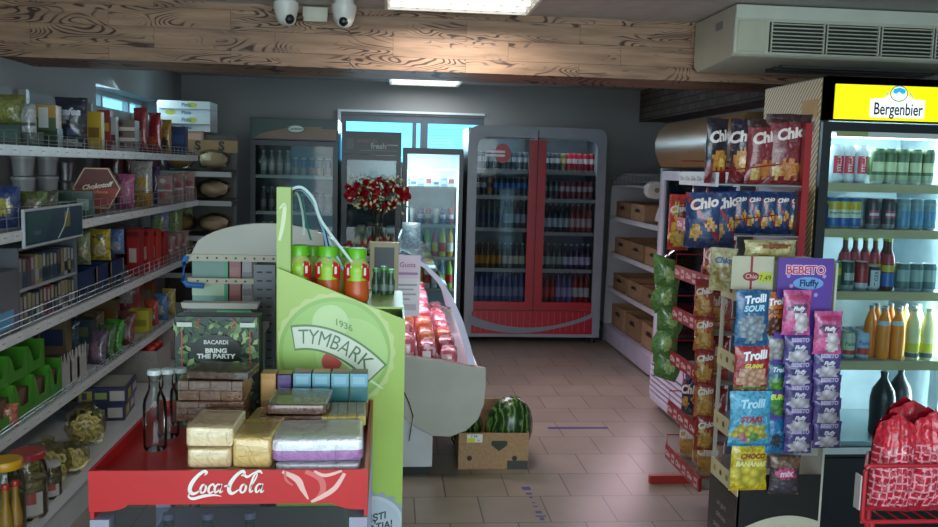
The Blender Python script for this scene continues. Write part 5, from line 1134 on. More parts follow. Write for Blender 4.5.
lbag(101, 2, -1.60, 20, 30, .05, 'bright yellow-gold sweets bag standing on the blue trays', 'a8942c', [('blob', .5, .35, .35, .2, f('b0a078')), ('blob', .5, .75, .3, .08, f('5c5a2c'))], rz=6, dz=.155, seed=41, name='sweets_bag')
lbag(117, 2, -1.62, 15, 24, .05, 'blue and white sweets bag right of the gold one', '5c7aa8', [('blob', .5, .3, .3, .2, f('a8a8b0'))], rz=0, dz=.155, seed=42, name='sweets_bag')
for i, px in enumerate((88, 103, 116)):
    q = LP(px, 2, -1.53); k = q.y/FPX; t = thing('navy_tray_box', f'navy blue display tray with brown edges, {ORD[i]} from the left on the third shelf', 'box', (q.x, q.y, q.z), R(90), 'navy display trays on the third shelf')
    wl = [.27, .27, .27][i]; g = G().open_box(wl, .30, .15, .004, m('1a2a50', 'gloss'), m('6a5444', 'card')); g.build('tray', t); G().box(wl/2-.001, wl/2+.003, -.004, .02, 0, .15, m('7c6450', 'card')).build('edge', t)
for i, (px, c) in enumerate([(133, '8f1c20'), (143, 'a3241f'), (151, 'b02c24'), (158, '982024')]):
    lbox(px, 2, -1.57, 12, 46-4*i, .09, f'bright red packet standing on the third shelf, {ORD[i]} from the left', c, [('rect', .2, .8, .3, .6, 'b8a09a'), ('rect', 0, 1, .85, .95, '5c1418')], -4, group='red packets on the third shelf')
for i, px in enumerate((166, 173, 180)):
    lbox(px, 2, -1.56, 12, 26, .09, f'clear pink biscuit pack on the third shelf near its far end, {ORD[i]} from the left', '9a7470', [('disc', .3, .3, .2, .12, 'a83c48'), ('disc', .65, .6, .2, .12, 'b04a50'), ('rect', 0, 1, .45, .52, 'b8b0a8')], 0, group='pink biscuit packs on the third shelf', kind='wrap')
for i, (px, c) in enumerate([(160, '7c8fb0'), (174, '7f9a5c'), (184, '8fa070')]):
    lbag(px, 2, -1.70, 18, 52-3*i, .08, f'{["pale blue", "light green", "pale green"][i]} puffy bag at the back of the third shelf', c, [('blob', .5, .6, .3, .2, f('9aa86c'))], rz=0, seed=44+i)
# ---- fourth shelf: green display cartons, white cartons, bags
gbs = [solveY(px, -1.53, .6) for px in (-6, 15, 34, 50, 62)]
for i in range(4):
    wl = gbs[i+1]-gbs[i]-.006
    for k in range(2 if i < 3 else 1):
        q = Vector((-1.53, (gbs[i]+gbs[i+1])/2, ZS[3]+.0015)); t = thing('green_display_box', f'{["lower", "upper"][k]} bright green display carton, {ORD[i]} from the left on the fourth shelf', 'box', (q.x-.02*k, q.y, q.z+k*.17), R(90), 'green display cartons on the fourth shelf')
        gm = m('3f8022', 'gloss'); hh = .168 if k == 0 else .12; dk_ = m('5a4432', 'card'); D_ = .24
        G().prism([(-wl/2, 0), (wl/2, 0), (wl/2, hh), (wl/2-.03, hh*.75), (wl/2-.055, hh*.35), (-wl/2+.055, hh*.35), (-wl/2+.03, hh*.75), (-wl/2, hh)], 'y', 0, .003, gm).build('front_panel', t)
        g = G().box(-wl/2, -wl/2+.003, .0031, D_, 0, hh, gm).box(wl/2-.003, wl/2, .0031, D_, 0, hh, gm).box(-wl/2+.003, wl/2-.003, .0031, D_, 0, .003, dk_).box(-wl/2+.003, wl/2-.003, D_-.003, D_, .003, hh, dk_); g.build('tray', t)
        G().box(-wl/2+.01, wl/2-.01, .02, D_-.01, .0035, hh*.72, m('6a5038', 'card')).build('contents', t) if k == 0 else None
for i, px in enumerate((68, 77, 86)):
    q = LP([67, 75, 82][i], 3, -1.56); t = thing('white_display_box', f'white display carton with wavy cut top, {ORD[i]} from the left on the fourth shelf', 'box', (q.x, q.y, q.z), R(90), 'white wavy-topped cartons on the fourth shelf'); wl = .13
    n = 12; top = [(-wl/2+wl*k/n, .13+.03*math.cos(k*math.pi/2)) for k in range(n, -1, -1)]
    G().prism([(-wl/2, 0), (wl/2, 0)]+top, 'y', 0, .003, m('a8a6a2', 'gloss')).build('front_panel', t); G().box(-wl/2, wl/2, .0035, .2, 0, .11, m('54443c', 'card')).build('contents', t)
for i, (px, c, c2, nm) in enumerate([(96, '5c4a5c', '8a6a78', 'mauve'), (104, '4a6a3c', '9a9a5c', 'olive green'), (112, '3f8a2c', '6aa84a', 'bright green'), (124, '6c3c34', 'a8a098', 'brown and white')]):
    lbag(px, 3, -1.57, 20, 34, .06, f'{nm} sweets bag leaning on the fourth shelf', c, [('blob', .5, .4, .3, .25, f(c2))], rz=-15, rx=-12, seed=50+i, name='sweets_bag')
lbox(138, 3, -1.60, 20, 22, .12, 'yellow box near the far end of the fourth shelf', 'b0a82c', [('rect', .1, .9, .3, .6, '8a7c20')], 4)
lbag(128, 3, -1.78, 26, 44, .07, 'red and white bag at the back of the fourth shelf', '8f2c34', [('blob', .5, .6, .3, .2, f('b0a8a4')), ('band', 0, .3, f('5c5a54'))], rz=0, seed=56)
for i, (px, c) in enumerate([(152, 'a83a30'), (161, '4a7aa8'), (169, 'b0a050')]): lbag(px, 3, -1.58, 14, 26, .05, f'{["red", "blue", "straw yellow"][i]} packet at the far end of the fourth shelf', c, [('blob', .5, .4, .3, .2, f('b8b8b0'))], rz=-10, seed=60+i)
# ---- bottom deck
for i, (px, X, w_, hpx, c) in enumerate([(46, -1.46, .21, 40, 0), (86, -1.47, .19, 38, 0), (72, -1.405, .15, 28, 0)]):
    q = LP(px, 4, X); k = q.y/FPX; h_ = hpx*k
    t = thing('puffed_snack_bag', f'clear bag of curly yellow puffs, {["left one", "right one", "front one"][i]} on the bottom deck', 'snack bag', (q.x, q.y, q.z), R(8*i), 'clear bags of yellow puffs')
    g = G(); r_ = random.Random(i)
    for j in range(46):
        th_ = r_.uniform(0, 6.28); rad = r_.uniform(0, .75)**.6; x0_ = rad*w_*.42*math.cos(th_); y0_ = rad*.065*math.sin(th_); z0_ = .02+r_.uniform(0, 1)*(h_-.05)*(1-rad**2*.6)
        a0 = r_.uniform(0, 6); rb = .017; tilt = r_.uniform(-1, 1)
        g.tube([(x0_+rb*math.cos(a0+q_*.75), y0_+rb*math.sin(a0+q_*.75)*tilt, z0_+rb*math.sin(a0+q_*.75)) for q_ in range(6)], .0075, m('e0d49c', 'matte'), 5)
    g.build('puffs', t)['kind'] = 'stuff'
    G().ell((0, 0, h_*.56), w_*.5, .085, h_*.5, m('f0ecdc', 'film', 1.6), 22, 14, .14, 3, i).tube([(0, 0, h_*.97), (.012, 0, h_+.03)], [.012, .03], m('f0ecdc', 'film', 1.6), 8).build('film', t)
q = LP(98, 4, -1.52); q.y += .06
for i in range(2):
    carton('canned_goods_box', f'{["lower", "upper"][i]} of two navy and yellow patterned cartons on the bottom deck', 'box', (q.x-.01+.012*i, q.y, q.z+i*.092), .25, .30, .09, '25264a', [('rect', .04, .3, .2, .8, 'a8a040'), ('rect', .36, .6, .3, .7, '8a9a58'), ('rect', .66, .96, .2, .8, 'b0a8a0'), ('rect', .1, .2, .3, .7, '25264a')], [('rect', .1, .4, .2, .8, 'a8a040'), ('rect', .55, .9, .3, .75, 'b0a8a0')], rz=R(6), top=[('rect', .05, .95, .05, .95, '8a8a80')])
def crate_of(px, X, dy, w_, d_, h_, label, n, c, rad, gl, hexc='8f8a84'):
    q = LP(px, 4, X); q.y += dy; t = thing('produce_crate', label, 'crate', q); G().open_box(w_, d_, h_, .005, m(hexc, 'card'), m('6e563c', 'card')).build('carton', t)
    nx_ = 4; r_ = random.Random(n)
    for j in range(n):
        x = -w_/2+.03+(j % nx_+.5)*(w_-.06)/nx_; y = .04+(j//nx_+.5)*(d_-.06)/max(1, n//nx_)
        f_ = G().ell((0, 0, 0), rad, rad, rad*.9, m(c, 'gloss'), 12, 8, .1, 2, j).tube([(0, 0, rad*.8), (.005, 0, rad*1.15)], .003, m('3c5a2c'), 4).build('tomato', None, loc=(q.x+x, q.y+y, q.z+h_-rad*.3))
        tag(f_, gl, 'vegetable', gl+' group')
crate_of(108, -1.62, .42, .34, .34, .20, 'grey cardboard crate of tomatoes behind the navy cartons', 12, 'a8281c', .032, 'red tomato lying in the nearer grey crate on the bottom deck')
crate_of(126, -1.62, .75, .34, .34, .22, 'taller pale crate of tomatoes farther along the bottom deck', 12, 'a02c20', .03, 'red tomato lying in the farther pale crate on the bottom deck', '9a9088')
# back rows of the shelves
rr = random.Random(21); fc_ = ['5c3438', '7c6a4c', '3c5060', '6c7c50', '8a8478', '44403c', '8c5a30', '303c5c', '7a2c30', '9a9488']
for sh, nm_, hs in ((2, 'third', (.16, .24)), (3, 'fourth', (.14, .24)), (4, 'bottom', (.10, .2)), (1, 'second', (.12, .2))):
    for i in range(10 if sh != 1 else 5):
        px = (52 if sh > 1 else 128)+i*(13 if sh > 1 else 12); q = LP(px, sh, -1.85); c = fc_[rr.randrange(10)]
        if sh == 2 and i > 7: continue
        if sh == 4 and q.y < 4.6 or q.y > 6.8: continue
        if rr.random() < .5: carton('carton', f'back-row box, {ORD[i]} from the near end, {nm_} wall shelf', 'box', q, .15, .09, rr.uniform(*hs), c, [('rect', .1, .9, .3, .7, fc_[rr.randrange(10)])], group=f'back row of the {nm_} wall shelf')
        else: bag('food_bag', f'back-row bag, {ORD[i]} from the near end, {nm_} wall shelf', 'bag', q, .17, rr.uniform(*hs), .06, c, [('blob', .5, .5, .3, .2, m(fc_[rr.randrange(10)], 'foil'))], group=f'back row of the {nm_} wall shelf', nx=10, ny=10)
lbag(4, 3, -1.56, 26, 24, .06, 'salmon pink bag in front of the green cartons at the left edge', 'b0604c', [('blob', .5, .4, .3, .2, f('c8907c'))], rz=10, seed=70)
# jars at the near end of the deck
def jar(label, px, py_top, wpx, Y, X=None, lid='a02c34', fill='c9b48c', body_h=None, kind='mix', z0=None):
    z0 = ZD+.0015 if z0 is None else z0; zt_ = P(px, py_top, Y=Y).z; X = solveX(px, Y, (z0+zt_)/2); h_ = zt_-z0; r_ = wpx/2*Y/FPX
    t = thing('lidded_jar', label, 'jar', (X, Y, z0))
    G().lathe([(r_*.92, 0), (r_, .01), (r_, h_*.70), (r_*.93, h_*.80), (r_*.82, h_*.86), (r_*.82, h_*.9)], m('e6e6de', 'pane', 2.2), 24).build('body', t)
    G().lathe([(r_*.88, .008), (r_*.94, .014), (r_*.94, h_*.58), (r_*.6, h_*.62)], m(fill, kind, .8), 20).build('contents', t)
    G().lathe([(r_*.9, h_*.9), (r_*.92, h_*.905), (r_*.92, h_*.985), (r_*.86, h_)], m(lid, 'gloss'), 24).build('lid', t)
    g = G(); rl = r_*1.01; g.sheet(lambda u, v: (rl*math.sin(-.75+1.5*u+.4), -rl*math.cos(-.75+1.5*u+.4), h_*(.08+.34*v)), 8, 2, m('b8b0a8', 'gloss'), lambda u, v: m('b0504c', 'gloss') if .3 < u < .7 and v > .5 else m('b8b0a8', 'gloss')); g.build('label', t)
jar('clear jar with red lid and pale label at the near end of the bottom deck', 28, 451, 36, 3.42)
jar('smaller clear jar just behind the red-lidded jar', 51, 462, 20, 3.62, lid='b0aca8', fill='a89a80')
jar('large jar with yellow-orange lid at the lower left corner', 7, 459, 34, 3.17, lid='c8921c', fill='8a7c3c', kind='gloss')
for i, (px, pt, Y) in enumerate([(6, 488, 3.03), (16, 484, 3.06)]):
    z0 = ZD+.0015; zt_ = P(px, pt, Y=Y).z; X = solveX(px, Y, .4); h_ = zt_-z0
    bottle(f'amber bottle with small red cap in front of the yellow-lidded jar, {["left", "right"][i]} one', (X, Y, z0), [(.02, 0), (.022, .01), (.022, h_*.6), (.010, h_*.82), (.010, h_)], m('8a6420', 'gloss'), 'a8241c', None, [(h_*.15, h_*.45, '6a4a20')], group='amber bottles with red caps', caph=.018, capr=.013)

# ================================================================ RED COUNTER DISPLAY (foreground)
TY = 1.87; l_ = P(88, 470, Y=TY); r2 = P(368, 467, Y=TY); tw = r2.x-l_.x; ZT = .955; TD = .58; zb = P(228, 504, Y=TY).z
t = thing('counter_display', 'red counter display with white script lettering on its front band, bottom foreground', 'display stand', ((l_.x+r2.x)/2, TY, 0))
a = tw/2; rp = m('b31a1c', 'gloss')
zl = P(88, 512, Y=TY).z-.0
n = 20; band = [(-a, zl)]+[(-a+.02, zl), ]+[(-a+.02+.06*math.sin(R(k*15)), zl+(zb-zl)*(1-math.cos(R(k*15)))) for k in range(1, 7)]+[(a-.08+.06*(1-math.cos(R(k*15))) , zb-(zb-zl)*(math.sin(R(k*15)))**2) for k in range(0, 7)]+[(a-.0, zl), (a, ZT), (-a, ZT)]
G().prism(band, 'y', 0, .008, rp).build('front_band', t)
G().prism([(.008, ZT-.11), (TD, ZT-.09), (TD, ZT+.0), (.008, ZT)], 'x', -a, -a+.008, rp).build('side_wall', t); G().prism([(.008, ZT-.11), (TD, ZT-.09), (TD, ZT+.0), (.008, ZT)], 'x', a-.008, a, rp).build('side_wall', t)
G().box(-a+.008, a-.008, TD-.008, TD, ZT-.09, ZT, rp).build('back_wall', t)
ZF = ZT-.028
G().box(-a+.0082, a-.0082, .0082, TD-.0082, ZF-.006, ZF, m('a5181a', 'gloss')).build('tray_floor', t)
# script lettering, drawn as ribbons on the band
bx_ = P(229, 487, Y=TY); cx = bx_.x-(l_.x+r2.x)/2; cz = bx_.z; fw = (P(271, 487, Y=TY).x-P(187, 487, Y=TY).x)
g = G(); W = m('ddd6d0', 'gloss'); u_ = fw/10.0
F = lambda x, y: (cx+(x-5)*u_+y*u_*.15, -.0015, cz+(y-1.15)*u_*1.08)
g.stroke([(1.75, 2.55, .10), (1.95, 2.85, .3), (1.6, 3.0, .34), (.95, 2.5, .42), (.35, 1.6, .5), (.25, .8, .46), (.75, .42, .34), (1.5, .8, .14)], F, W)          # C
g.stroke([(.3, .5, .10), (.2, .1, .2), (.8, -.15, .34), (2.0, .15, .36), (3.2, .25, .22), (4.1, .1, .05)], F, W)                                                        # swash
def small_o(x): g.stroke([(x+.35, 1.55, .14), (x+.02, 1.35, .26), (x-.12, .85, .28), (x+.12, .5, .2), (x+.45, .75, .26), (x+.5, 1.25, .26), (x+.3, 1.55, .12), (x+.6, 1.35, .08)], F, W)
def small_c(x): g.stroke([(x+.55, 1.25, .22), (x+.42, 1.52, .2), (x+.05, 1.3, .26), (x-.05, .8, .28), (x+.2, .5, .22), (x+.65, .8, .1)], F, W)
def small_a(x):
    g.stroke([(x+.55, 1.4, .18), (x+.2, 1.5, .18), (x-.08, 1.05, .28), (x+.05, .55, .24), (x+.42, .85, .16), (x+.6, 1.4, .2)], F, W)
    g.stroke([(x+.66, 1.55, .22), (x+.55, 1.0, .26), (x+.62, .55, .22), (x+.95, .75, .08)], F, W)
small_o(1.6); small_c(2.5); small_a(3.25)
g.stroke([(4.25, 1.25, .16), (4.6, 1.32, .22), (4.9, 1.22, .08)], F, W)                                                                                                 # hyphen
g.stroke([(6.1, 2.45, .10), (6.45, 2.75, .3), (6.15, 3.0, .34), (5.5, 2.5, .42), (4.95, 1.6, .5), (4.9, .8, .46), (5.35, .42, .34), (6.1, .9, .14)], F, W)              # C
g.stroke([(6.4, 2.6, .3), (6.9, 2.35, .3), (7.5, 2.75, .2), (8.2, 3.0, .3), (8.6, 2.7, .1)], F, W)
small_o(6.35)
g.stroke([(7.35, 1.0, .10), (7.9, 2.2, .2), (7.95, 2.75, .12), (7.6, 2.4, .24), (7.4, 1.2, .3), (7.45, .6, .26), (7.8, .75, .1)], F, W); small_a(8.15)
g.build('script_lettering', t)
# pale ribbon graphic at the right of the band
g = G(); x0_ = P(300, 487, Y=TY).x-(l_.x+r2.x)/2; rg = m('c4605c', 'gloss'); rw = m('d8a8a0', 'gloss')
FF = lambda x, y: (x0_+.012+x*.0125, -.0015, cz+y*.0115)
for pts, c in (([(-4, 3.0, .6), (-1.5, 1.5, 1.2), (-.5, -.5, .9), (.5, -2.5, .3)], rw), ([(0, 3, .8), (2.5, 1.6, 1.1), (3, -.8, 1.0), (1.5, -3, .5)], rg), ([(1.5, 3.1, .4), (3.4, 2.2, .7), (6.3, 3.1, .4)], rw), ([(1, -3, .5), (3.2, -1.8, .9), (5.2, -.2, .9), (6.8, 2.6, .6)], rw), ([(-3.5, 3.2, .3), (-3.4, 1.5, .5), (-2.2, .3, .3)], rg)):
    yk_ = -.0013-.0003*len(g.v)/60
    g.stroke(pts, lambda x, y: (FF(x, y)[0], yk_, FF(x, y)[2]), c)
g.build('ribbon_graphic', t)
clr = m('c9cdd8', 'pane', 2.5)
for x in (-a, a-.04):
    for y in (.004, TD-.05): G().box(x, x+.04, y, y+.045, 0, ZT-.111 if y < .1 else ZT-.092, m('8f8fa0', 'gloss')).build('leg', t)
G().box(-a+.05, a-.05, .01, .013, .66, zb-.012, clr).build('clear_front', t)
G().box(-a+.041, a-.041, .05, TD-.06, .655, .665, m('8f9098', 'gloss')).build('lower_shelf', t)
G().box(-a+.041, a-.041, .05, TD-.06, .12, .13, m('8f9098', 'gloss')).build('lower_shelf', t)
def on_tray(px, Y): return Vector((solveX(px, Y, ZF+.05), Y, ZF+.001))
gb = lambda h: [(.024, 0), (.0275, .006), (.0275, h*.58), (.025, h*.66), (.0145, h*.78), (.0125, h*.9), (.0145, h*.92), (.0145, h)]
for i, (px, Y, top, lb) in enumerate([(155, 2.10, 372, 'clear glass bottle at the front left of the red display'), (168, 2.20, 371, 'clear glass bottle just behind the front one on the red display'), (181, 2.31, 370, 'third clear glass bottle, against the party box on the red display')]):
    q = on_tray(px, Y); h_ = P(px, top, Y=Y).z-q.z
    bottle(lb, q, gb(h_), m('f2f8f6', 'pane', 1.2), 'b4bab8', None, None, cat='glass bottle', name='glass_bottle', seg=24, caph=.012)
for i, px in enumerate((169, 208, 250)):
    Y = 2.02; bottle(f'small bottle on the lower shelf under the red band, {ORD[i]} from the left', (solveX(px, Y, .75), Y, .666), [(.024, 0), (.026, .01), (.026, .07), (.012, .10), (.012, .125)], m('c9cdd0', 'pane', 2), '9a9ca8', ('8a7c6c', 'gloss', .06), group='small bottles on the lower shelf', seg=16)
# wafer and biscuit packs
def pack(label, pxc, Y, wpx, z0, h, d, hexc, rz=0, name='biscuit_pack', rows=0, txt=None, sleeve=None, group=None, topc=None, seam=True):
    wv = wpx*Y/FPX; X = solveX(pxc, Y, z0+h/2); t = thing(name, label, 'biscuit pack', (X, Y, z0), R(rz), group)
    g = G()
    if rows:                                             # visible bars inside the film
        bm_ = m(hexc, 'wrap'); nb, nl = rows
        for j in range(nl):
            off = .5 if j % 2 else 0
            for i in range(nb+(1 if off else 0)):
                xa = -wv/2+max(0, (i-off))*wv/nb; xb = -wv/2+min(nb, (i+1-off))*wv/nb
                if xb-xa > .004: g.box(xa+.0004, xb-.0004, .001, d, j*h/nl+.0003, (j+1)*h/nl-.0003, bm_)
        g.box(-wv/2+.002, wv/2-.002, .003, d-.002, .002, h-.002, m('2c1c16'))
        g.build('wafers', t, .0012)
        g = G()
    def fn(u, v):
        # crumpled wrap over the block
        a_ = 2*math.pi*u; e = lambda q: math.copysign(abs(q)**.16, q); b_ = math.pi*(v-.5); k = 1+.018*noise.noise(Vector((math.cos(a_)*4+X*50, math.sin(a_)*4, v*6)))
        return (wv/2*e(math.cos(a_))*min(1, e(math.cos(b_))*1.0)*k, d/2+d/2*e(math.sin(a_))*min(1, e(math.cos(b_)))*k, h/2+h/2*e(math.sin(b_)))
    if rows: g.sheet(lambda u, v: (lambda p: (p[0]*1.03, d/2+(p[1]-d/2)*1.02, p[2]*1.015))(fn(u, v)), 40, 16, m('f4f0ea', 'film', .7))
    else: g.sheet(fn, 44, 18, m(hexc, 'wrap'), (lambda u, v: m(topc or hexc, 'wrap') if v > .8 else m(sleeve or hexc, 'wrap') if sleeve and .2 < v < .5 else m(hexc, 'wrap')) if (topc or sleeve) else None)
    g.build('film' if rows else 'wrapper', t)
    if seam: G().sheet(lambda u, v: (-wv*.46+wv*.92*u, .02+d*.8*v+.004*math.sin(u*9), h+.0022+.0016*math.sin(u*31+v*11)), 20, 3, m('f4f0ea', 'film', 1.6)).build('film_fold', t)
    if txt: s, size, c = txt; g = G(); g.text(s, size, lambda x, y: (x, d*.45+y, h+.0035), m(c, 'gloss'), bold=.02); g.build('print', t)
    return t
z = ZF+.001
h1 = .030; f_y = 1.90
pack('tan wafer pack at the very bottom left of the centre pile', 218, f_y+.010, 52, z, .014, .17, 'c4a880', 0, seam=False)
pack('tan wrapped biscuit pack in the middle of the left tan pile', 209, f_y+.012, 44, z+.016, .045, .155, 'd2b88c', 2)
pack('light tan biscuit pack on top of the left tan pile, below the brown wafers', 209, f_y+.018, 48, z+.063, .045, .15, 'dcc49c', -2)
pack('thin tan pack under the long tan pack with yellow print', 251, f_y+.010, 44, z, .010, .18, 'c4a880', 0, seam=False)
pack('long tan biscuit pack with yellow print right of the centre', 251, f_y+.016, 40, z+.012, .074, .26, 'cfae6c', -4, txt=('BISCUITI', .022, 'c8a020'))
# dark wafers on a support of packs behind
by = 2.085
pack('cream cardboard pack supporting the brown wafer bricks', 214, by, 56, z, .070, .12, 'a8885c', 0, seam=False)
for k in range(2):
    pack(f'{["lower", "upper"][k]} film-wrapped block of dark brown wafer bars', 210, by+.004, 66-2*k, z+.072+k*.050, .048, .12, ['583624', '603c28'][k], [1, -2][k], name='wafer_block', rows=(3, 3 if k == 0 else 2))
pack('dark brown wafer pack lying loose on top of the wafer blocks', 217, by+.01, 62, z+.173, .018, .11, '4c342c', -6, name='wafer_block', rows=(2, 1))
# right pile: white/violet packs, brown-green packs, yellow packs
pack('white wrapped pack with silver film at the bottom of the right pile', 318, f_y+.006, 86, z, .028, .17, 'b8b8c0', 0)
pack('white and violet wrapped pack lying on the bottom white one', 318, f_y+.014, 92, z+.030, .052, .16, 'd6d6dc', 2, sleeve='a070a4')
pack('dark brown pack under the green-topped one in the right pile', 290, 2.07, 52, z, .060, .16, '4a3228', 0, seam=False)
pack('brown film-wrapped pack below the green-topped pack', 291, 2.075, 62, z+.062, .026, .15, '5a3c30', 2, rows=(2, 1), name='wafer_block')
pack('green-topped brown wafer pack on the right pile', 296, 2.08, 62, z+.090, .026, .16, '5c3f34', -2, topc='6a7040')
pack('cream pack at the back right under the yellow biscuits', 340, 2.075, 46, z, .060, .14, 'b0a488', 0, seam=False)
pack('pack of yellow biscuits under clear film at the right', 342, 2.08, 48, z+.062, .024, .13, 'c8b458', 2, rows=(5, 1))
# cube cartons with cyan fronts, tan and violet ones, against the green stand
cy_ = 2.27; zc = ZF+.001
pack('brown box supporting the row of blue cube cartons', 318, cy_, 100, zc, .070, .11, '7c6448', 0, seam=False)
for i, (px, tc) in enumerate([(302, 'a04c3c'), (321, 'c08a2c'), (340, 'b0702c'), (359, '8a4c44')]):
    wv = 17.4*cy_/FPX; carton('cube_carton', f'light blue and teal cube carton, {ORD[i]} from left before the green panel', 'carton', (solveX(px, cy_, 1.05), cy_+.003, zc+.072), wv, .05, .074, '4c8a9c', [('rect', .0, 1, .55, 1, '6aa0b4'), ('rect', .0, 1, .0, .5, '2c6a6a'), ('rect', .15, .85, .62, .9, '84b4c4')], rz=0, group='light blue cube cartons', top=[('rect', .03, .97, .03, .97, tc)])
carton('cube_carton', 'violet carton left of the light blue cartons', 'carton', (solveX(284, cy_, 1.05), cy_+.003, zc+.072), 14*cy_/FPX, .05, .07, '4a3c6c', [('rect', .1, .9, .3, .8, '5c4a80')], top=[('rect', .03, .97, .03, .97, 'a8783c')])
carton('cube_carton', 'tan carton at the far left of the small carton row', 'carton', (solveX(268, cy_, 1.05)+.0, cy_+.003, zc+.0), 15*cy_/FPX, .05, .145, 'b88c54', [('rect', .1, .9, .5, .9, 'c89c64')])
# party poster box
py_ = 2.36; A_ = P(174, 316, Y=py_); B_ = P(259, 318, Y=py_); pw = B_.x-A_.x; ph = A_.z-ZF-.001
t = thing('party_poster_box', 'dark green leafy box with party slogan standing behind the wafer stack', 'box', ((A_.x+B_.x)/2, py_, ZF+.001))
G().box(-pw/2, pw/2, 0, .07, 0, ph, m('18241c', 'gloss')).build('carton', t, .002)
g = G(); r_ = random.Random(2); lf = [m('3c5a34', 'leaf'), m('5a7a44', 'leaf'), m('2c4a30', 'leaf'), m('7c9460', 'leaf')]
for k in range(280):
    u, v = r_.uniform(-.47, .47)*pw, r_.uniform(.02, .96)*ph
    if (u/(pw*.27))**2+((v-ph*.68)/(ph*.15))**2 < 1.1: continue
    an = r_.uniform(0, 6.3); l = r_.uniform(.018, .038); w2 = l*.22; ca, sa = math.cos(an), math.sin(an)
    y = -.0015-.00003*k; pts = [(u, v), (u+ca*l*.4-sa*w2, v+sa*l*.4+ca*w2), (u+ca*l, v+sa*l), (u+ca*l*.4+sa*w2, v+sa*l*.4-ca*w2)]
    pts = [(max(-pw/2, min(pw/2, p_[0])), max(0, min(ph, p_[1]))) for p_ in pts]
    g.poly([(p_[0], y, p_[1]) for p_ in pts], lf[k % 4])
g.build('leaf_print', t)
g = G(); y = -.0105
g.poly([(pw*.30*math.cos(k*math.pi/14), y, ph*.68+ph*.15*math.sin(k*math.pi/14)) for k in range(28)], m('161c18', 'gloss'))
g.text('BACARDI', .0155, lambda a, b: (a, y-.001, ph*.755+b), m('c8ccc4', 'gloss'), bold=.02)
g.text('BRING', .017, lambda a, b: (a, y-.001, ph*.672+b), m('d8dcd4', 'gloss'), bold=.045, sx=1.15); g.text('THE PARTY', .017, lambda a, b: (a, y-.001, ph*.618+b), m('d8dcd4', 'gloss'), bold=.045, sx=1.15)
for s_ in (-1, 1):
    g.box(s_*pw*.40-.0015, s_*pw*.40+.0015, y-.001, y, ph*.12, ph*.86, m('a8402c', 'gloss'))
    for d_ in (0, .008): g.stroke([(s_*pw*.18-s_*0, ph*.955+d_, .0018), (s_*pw*.24, ph*.925+d_*.3, .0018), (s_*pw*.18, ph*.895-d_, .0018)], lambda a, b: (a, y-.0005, b), m('a8402c', 'gloss'), 2)
    g.poly([(s_*pw*.37+x, y-.0005, ph*.925+z_) for x, z_ in ((-.02, -.006), (.02, -.006), (.02, .006), (-.02, .006))], m('b0b4a8', 'gloss'))
g.build('slogan_print', t)

# ================================================================ GREEN JUICE STAND BEHIND THE RED DISPLAY
GY = 2.46; gl = P(277, 400, Y=GY).x; gr_ = P(404, 400, Y=GY).x
zpl = P(277, 268, Y=GY).z; zps = P(290, 270, Y=GY).z; zpr = P(404, 320, Y=GY).z
green = m('98b44c', 'gloss'); gd = .34
t = thing('juice_stand', 'lime green cardboard juice stand with tilted top and white arched lettering', 'display stand', (0, GY, 0))
def side(y0, y1, mm, nm): return G().prism([(gl, 0), (gr_, 0), (gr_, zpr)]+[(gl+(gr_-gl)*(1-k/10), zpr+(zps-zpr)*(1-math.cos(math.pi*.5*(k/10)**.9)*1) if False else zpr+(zpl-zpr)*(k/10)**1.0) for k in range(1, 11)], 'y', y0, y1, mm).build(nm, t)
side(0, .006, green, 'front_panel'); side(gd-.006, gd, green, 'rear_panel')
G().box(gr_-.006, gr_, .0065, gd-.0065, 0, zpr-.01, m('86a83c', 'gloss')).build('side_panel', t)
# tall back board on the left, seen edge-on
zt_ = P(283, 187, Y=GY+.04).z; xl0 = P(277, 250, Y=GY+.03).x; xl1 = P(291, 250, Y=GY+.03).x
G().box(xl0, xl1, .02, .07, 0.0, zt_, m('8aa844', 'gloss')).build('corner_post', t)
g = G(); g.stroke([(xl0+.008, zt_-.06, .004), (xl0+.022, zt_-.05, .01), (xl0+.018, zt_-.10, .012), (xl0+.008, zt_-.15, .008)], lambda a, b: (a, .0185, b), m('c4d0a0', 'gloss')); g.build('post_print', t)
G().prism([(.072, 0), (gd, 0), (gd, zt_-.14), (.2, zt_-.02), (.072, zt_)], 'x', xl0, xl0+.006, m('7c9c40', 'gloss')).build('side_board', t)
# bottle-cap emblem with arched word
q = P(335, 352, Y=GY); ex, ez = q.x, q.z; er = (P(403, 352, Y=GY).x-P(275, 352, Y=GY).x)/2*.94
g = G(); y = -.0006; N_ = 96
rim = [(ex+er*(1+.022*math.cos(k*2*math.pi/N_*24))*math.cos(k*2*math.pi/N_), ez+er*(1+.022*math.cos(k*2*math.pi/N_*24))*math.sin(k*2*math.pi/N_)) for k in range(N_)]
cl = lambda x, z: (max(gl+.002, min(gr_-.002, x)), z)
def topz(x): return zpr+(zpl-zpr)*(gr_-x)/(gr_-gl)
def disc(r, c, y, dx=0, dz=0, n=48, w=None):
    pts = w or [(ex+dx+r*math.cos(k*2*math.pi/n), ez+dz+r*math.sin(k*2*math.pi/n)) for k in range(n)]
    g.poly([(min(gr_-.002, max(gl+.002, x)), y, min(topz(x)-.003, z)) for x, z in pts], m(c, 'gloss'))
disc(0, 'b0c078', -.0008, w=rim); disc(er*.93, '86ac50', -.0014); disc(er*.86, '94b860', -.002); disc(er*.6, 'a0c070', -.0026, er*.28, -er*.02); disc(er*.3, 'b0c88c', -.0030, -er*.08, er*.5)
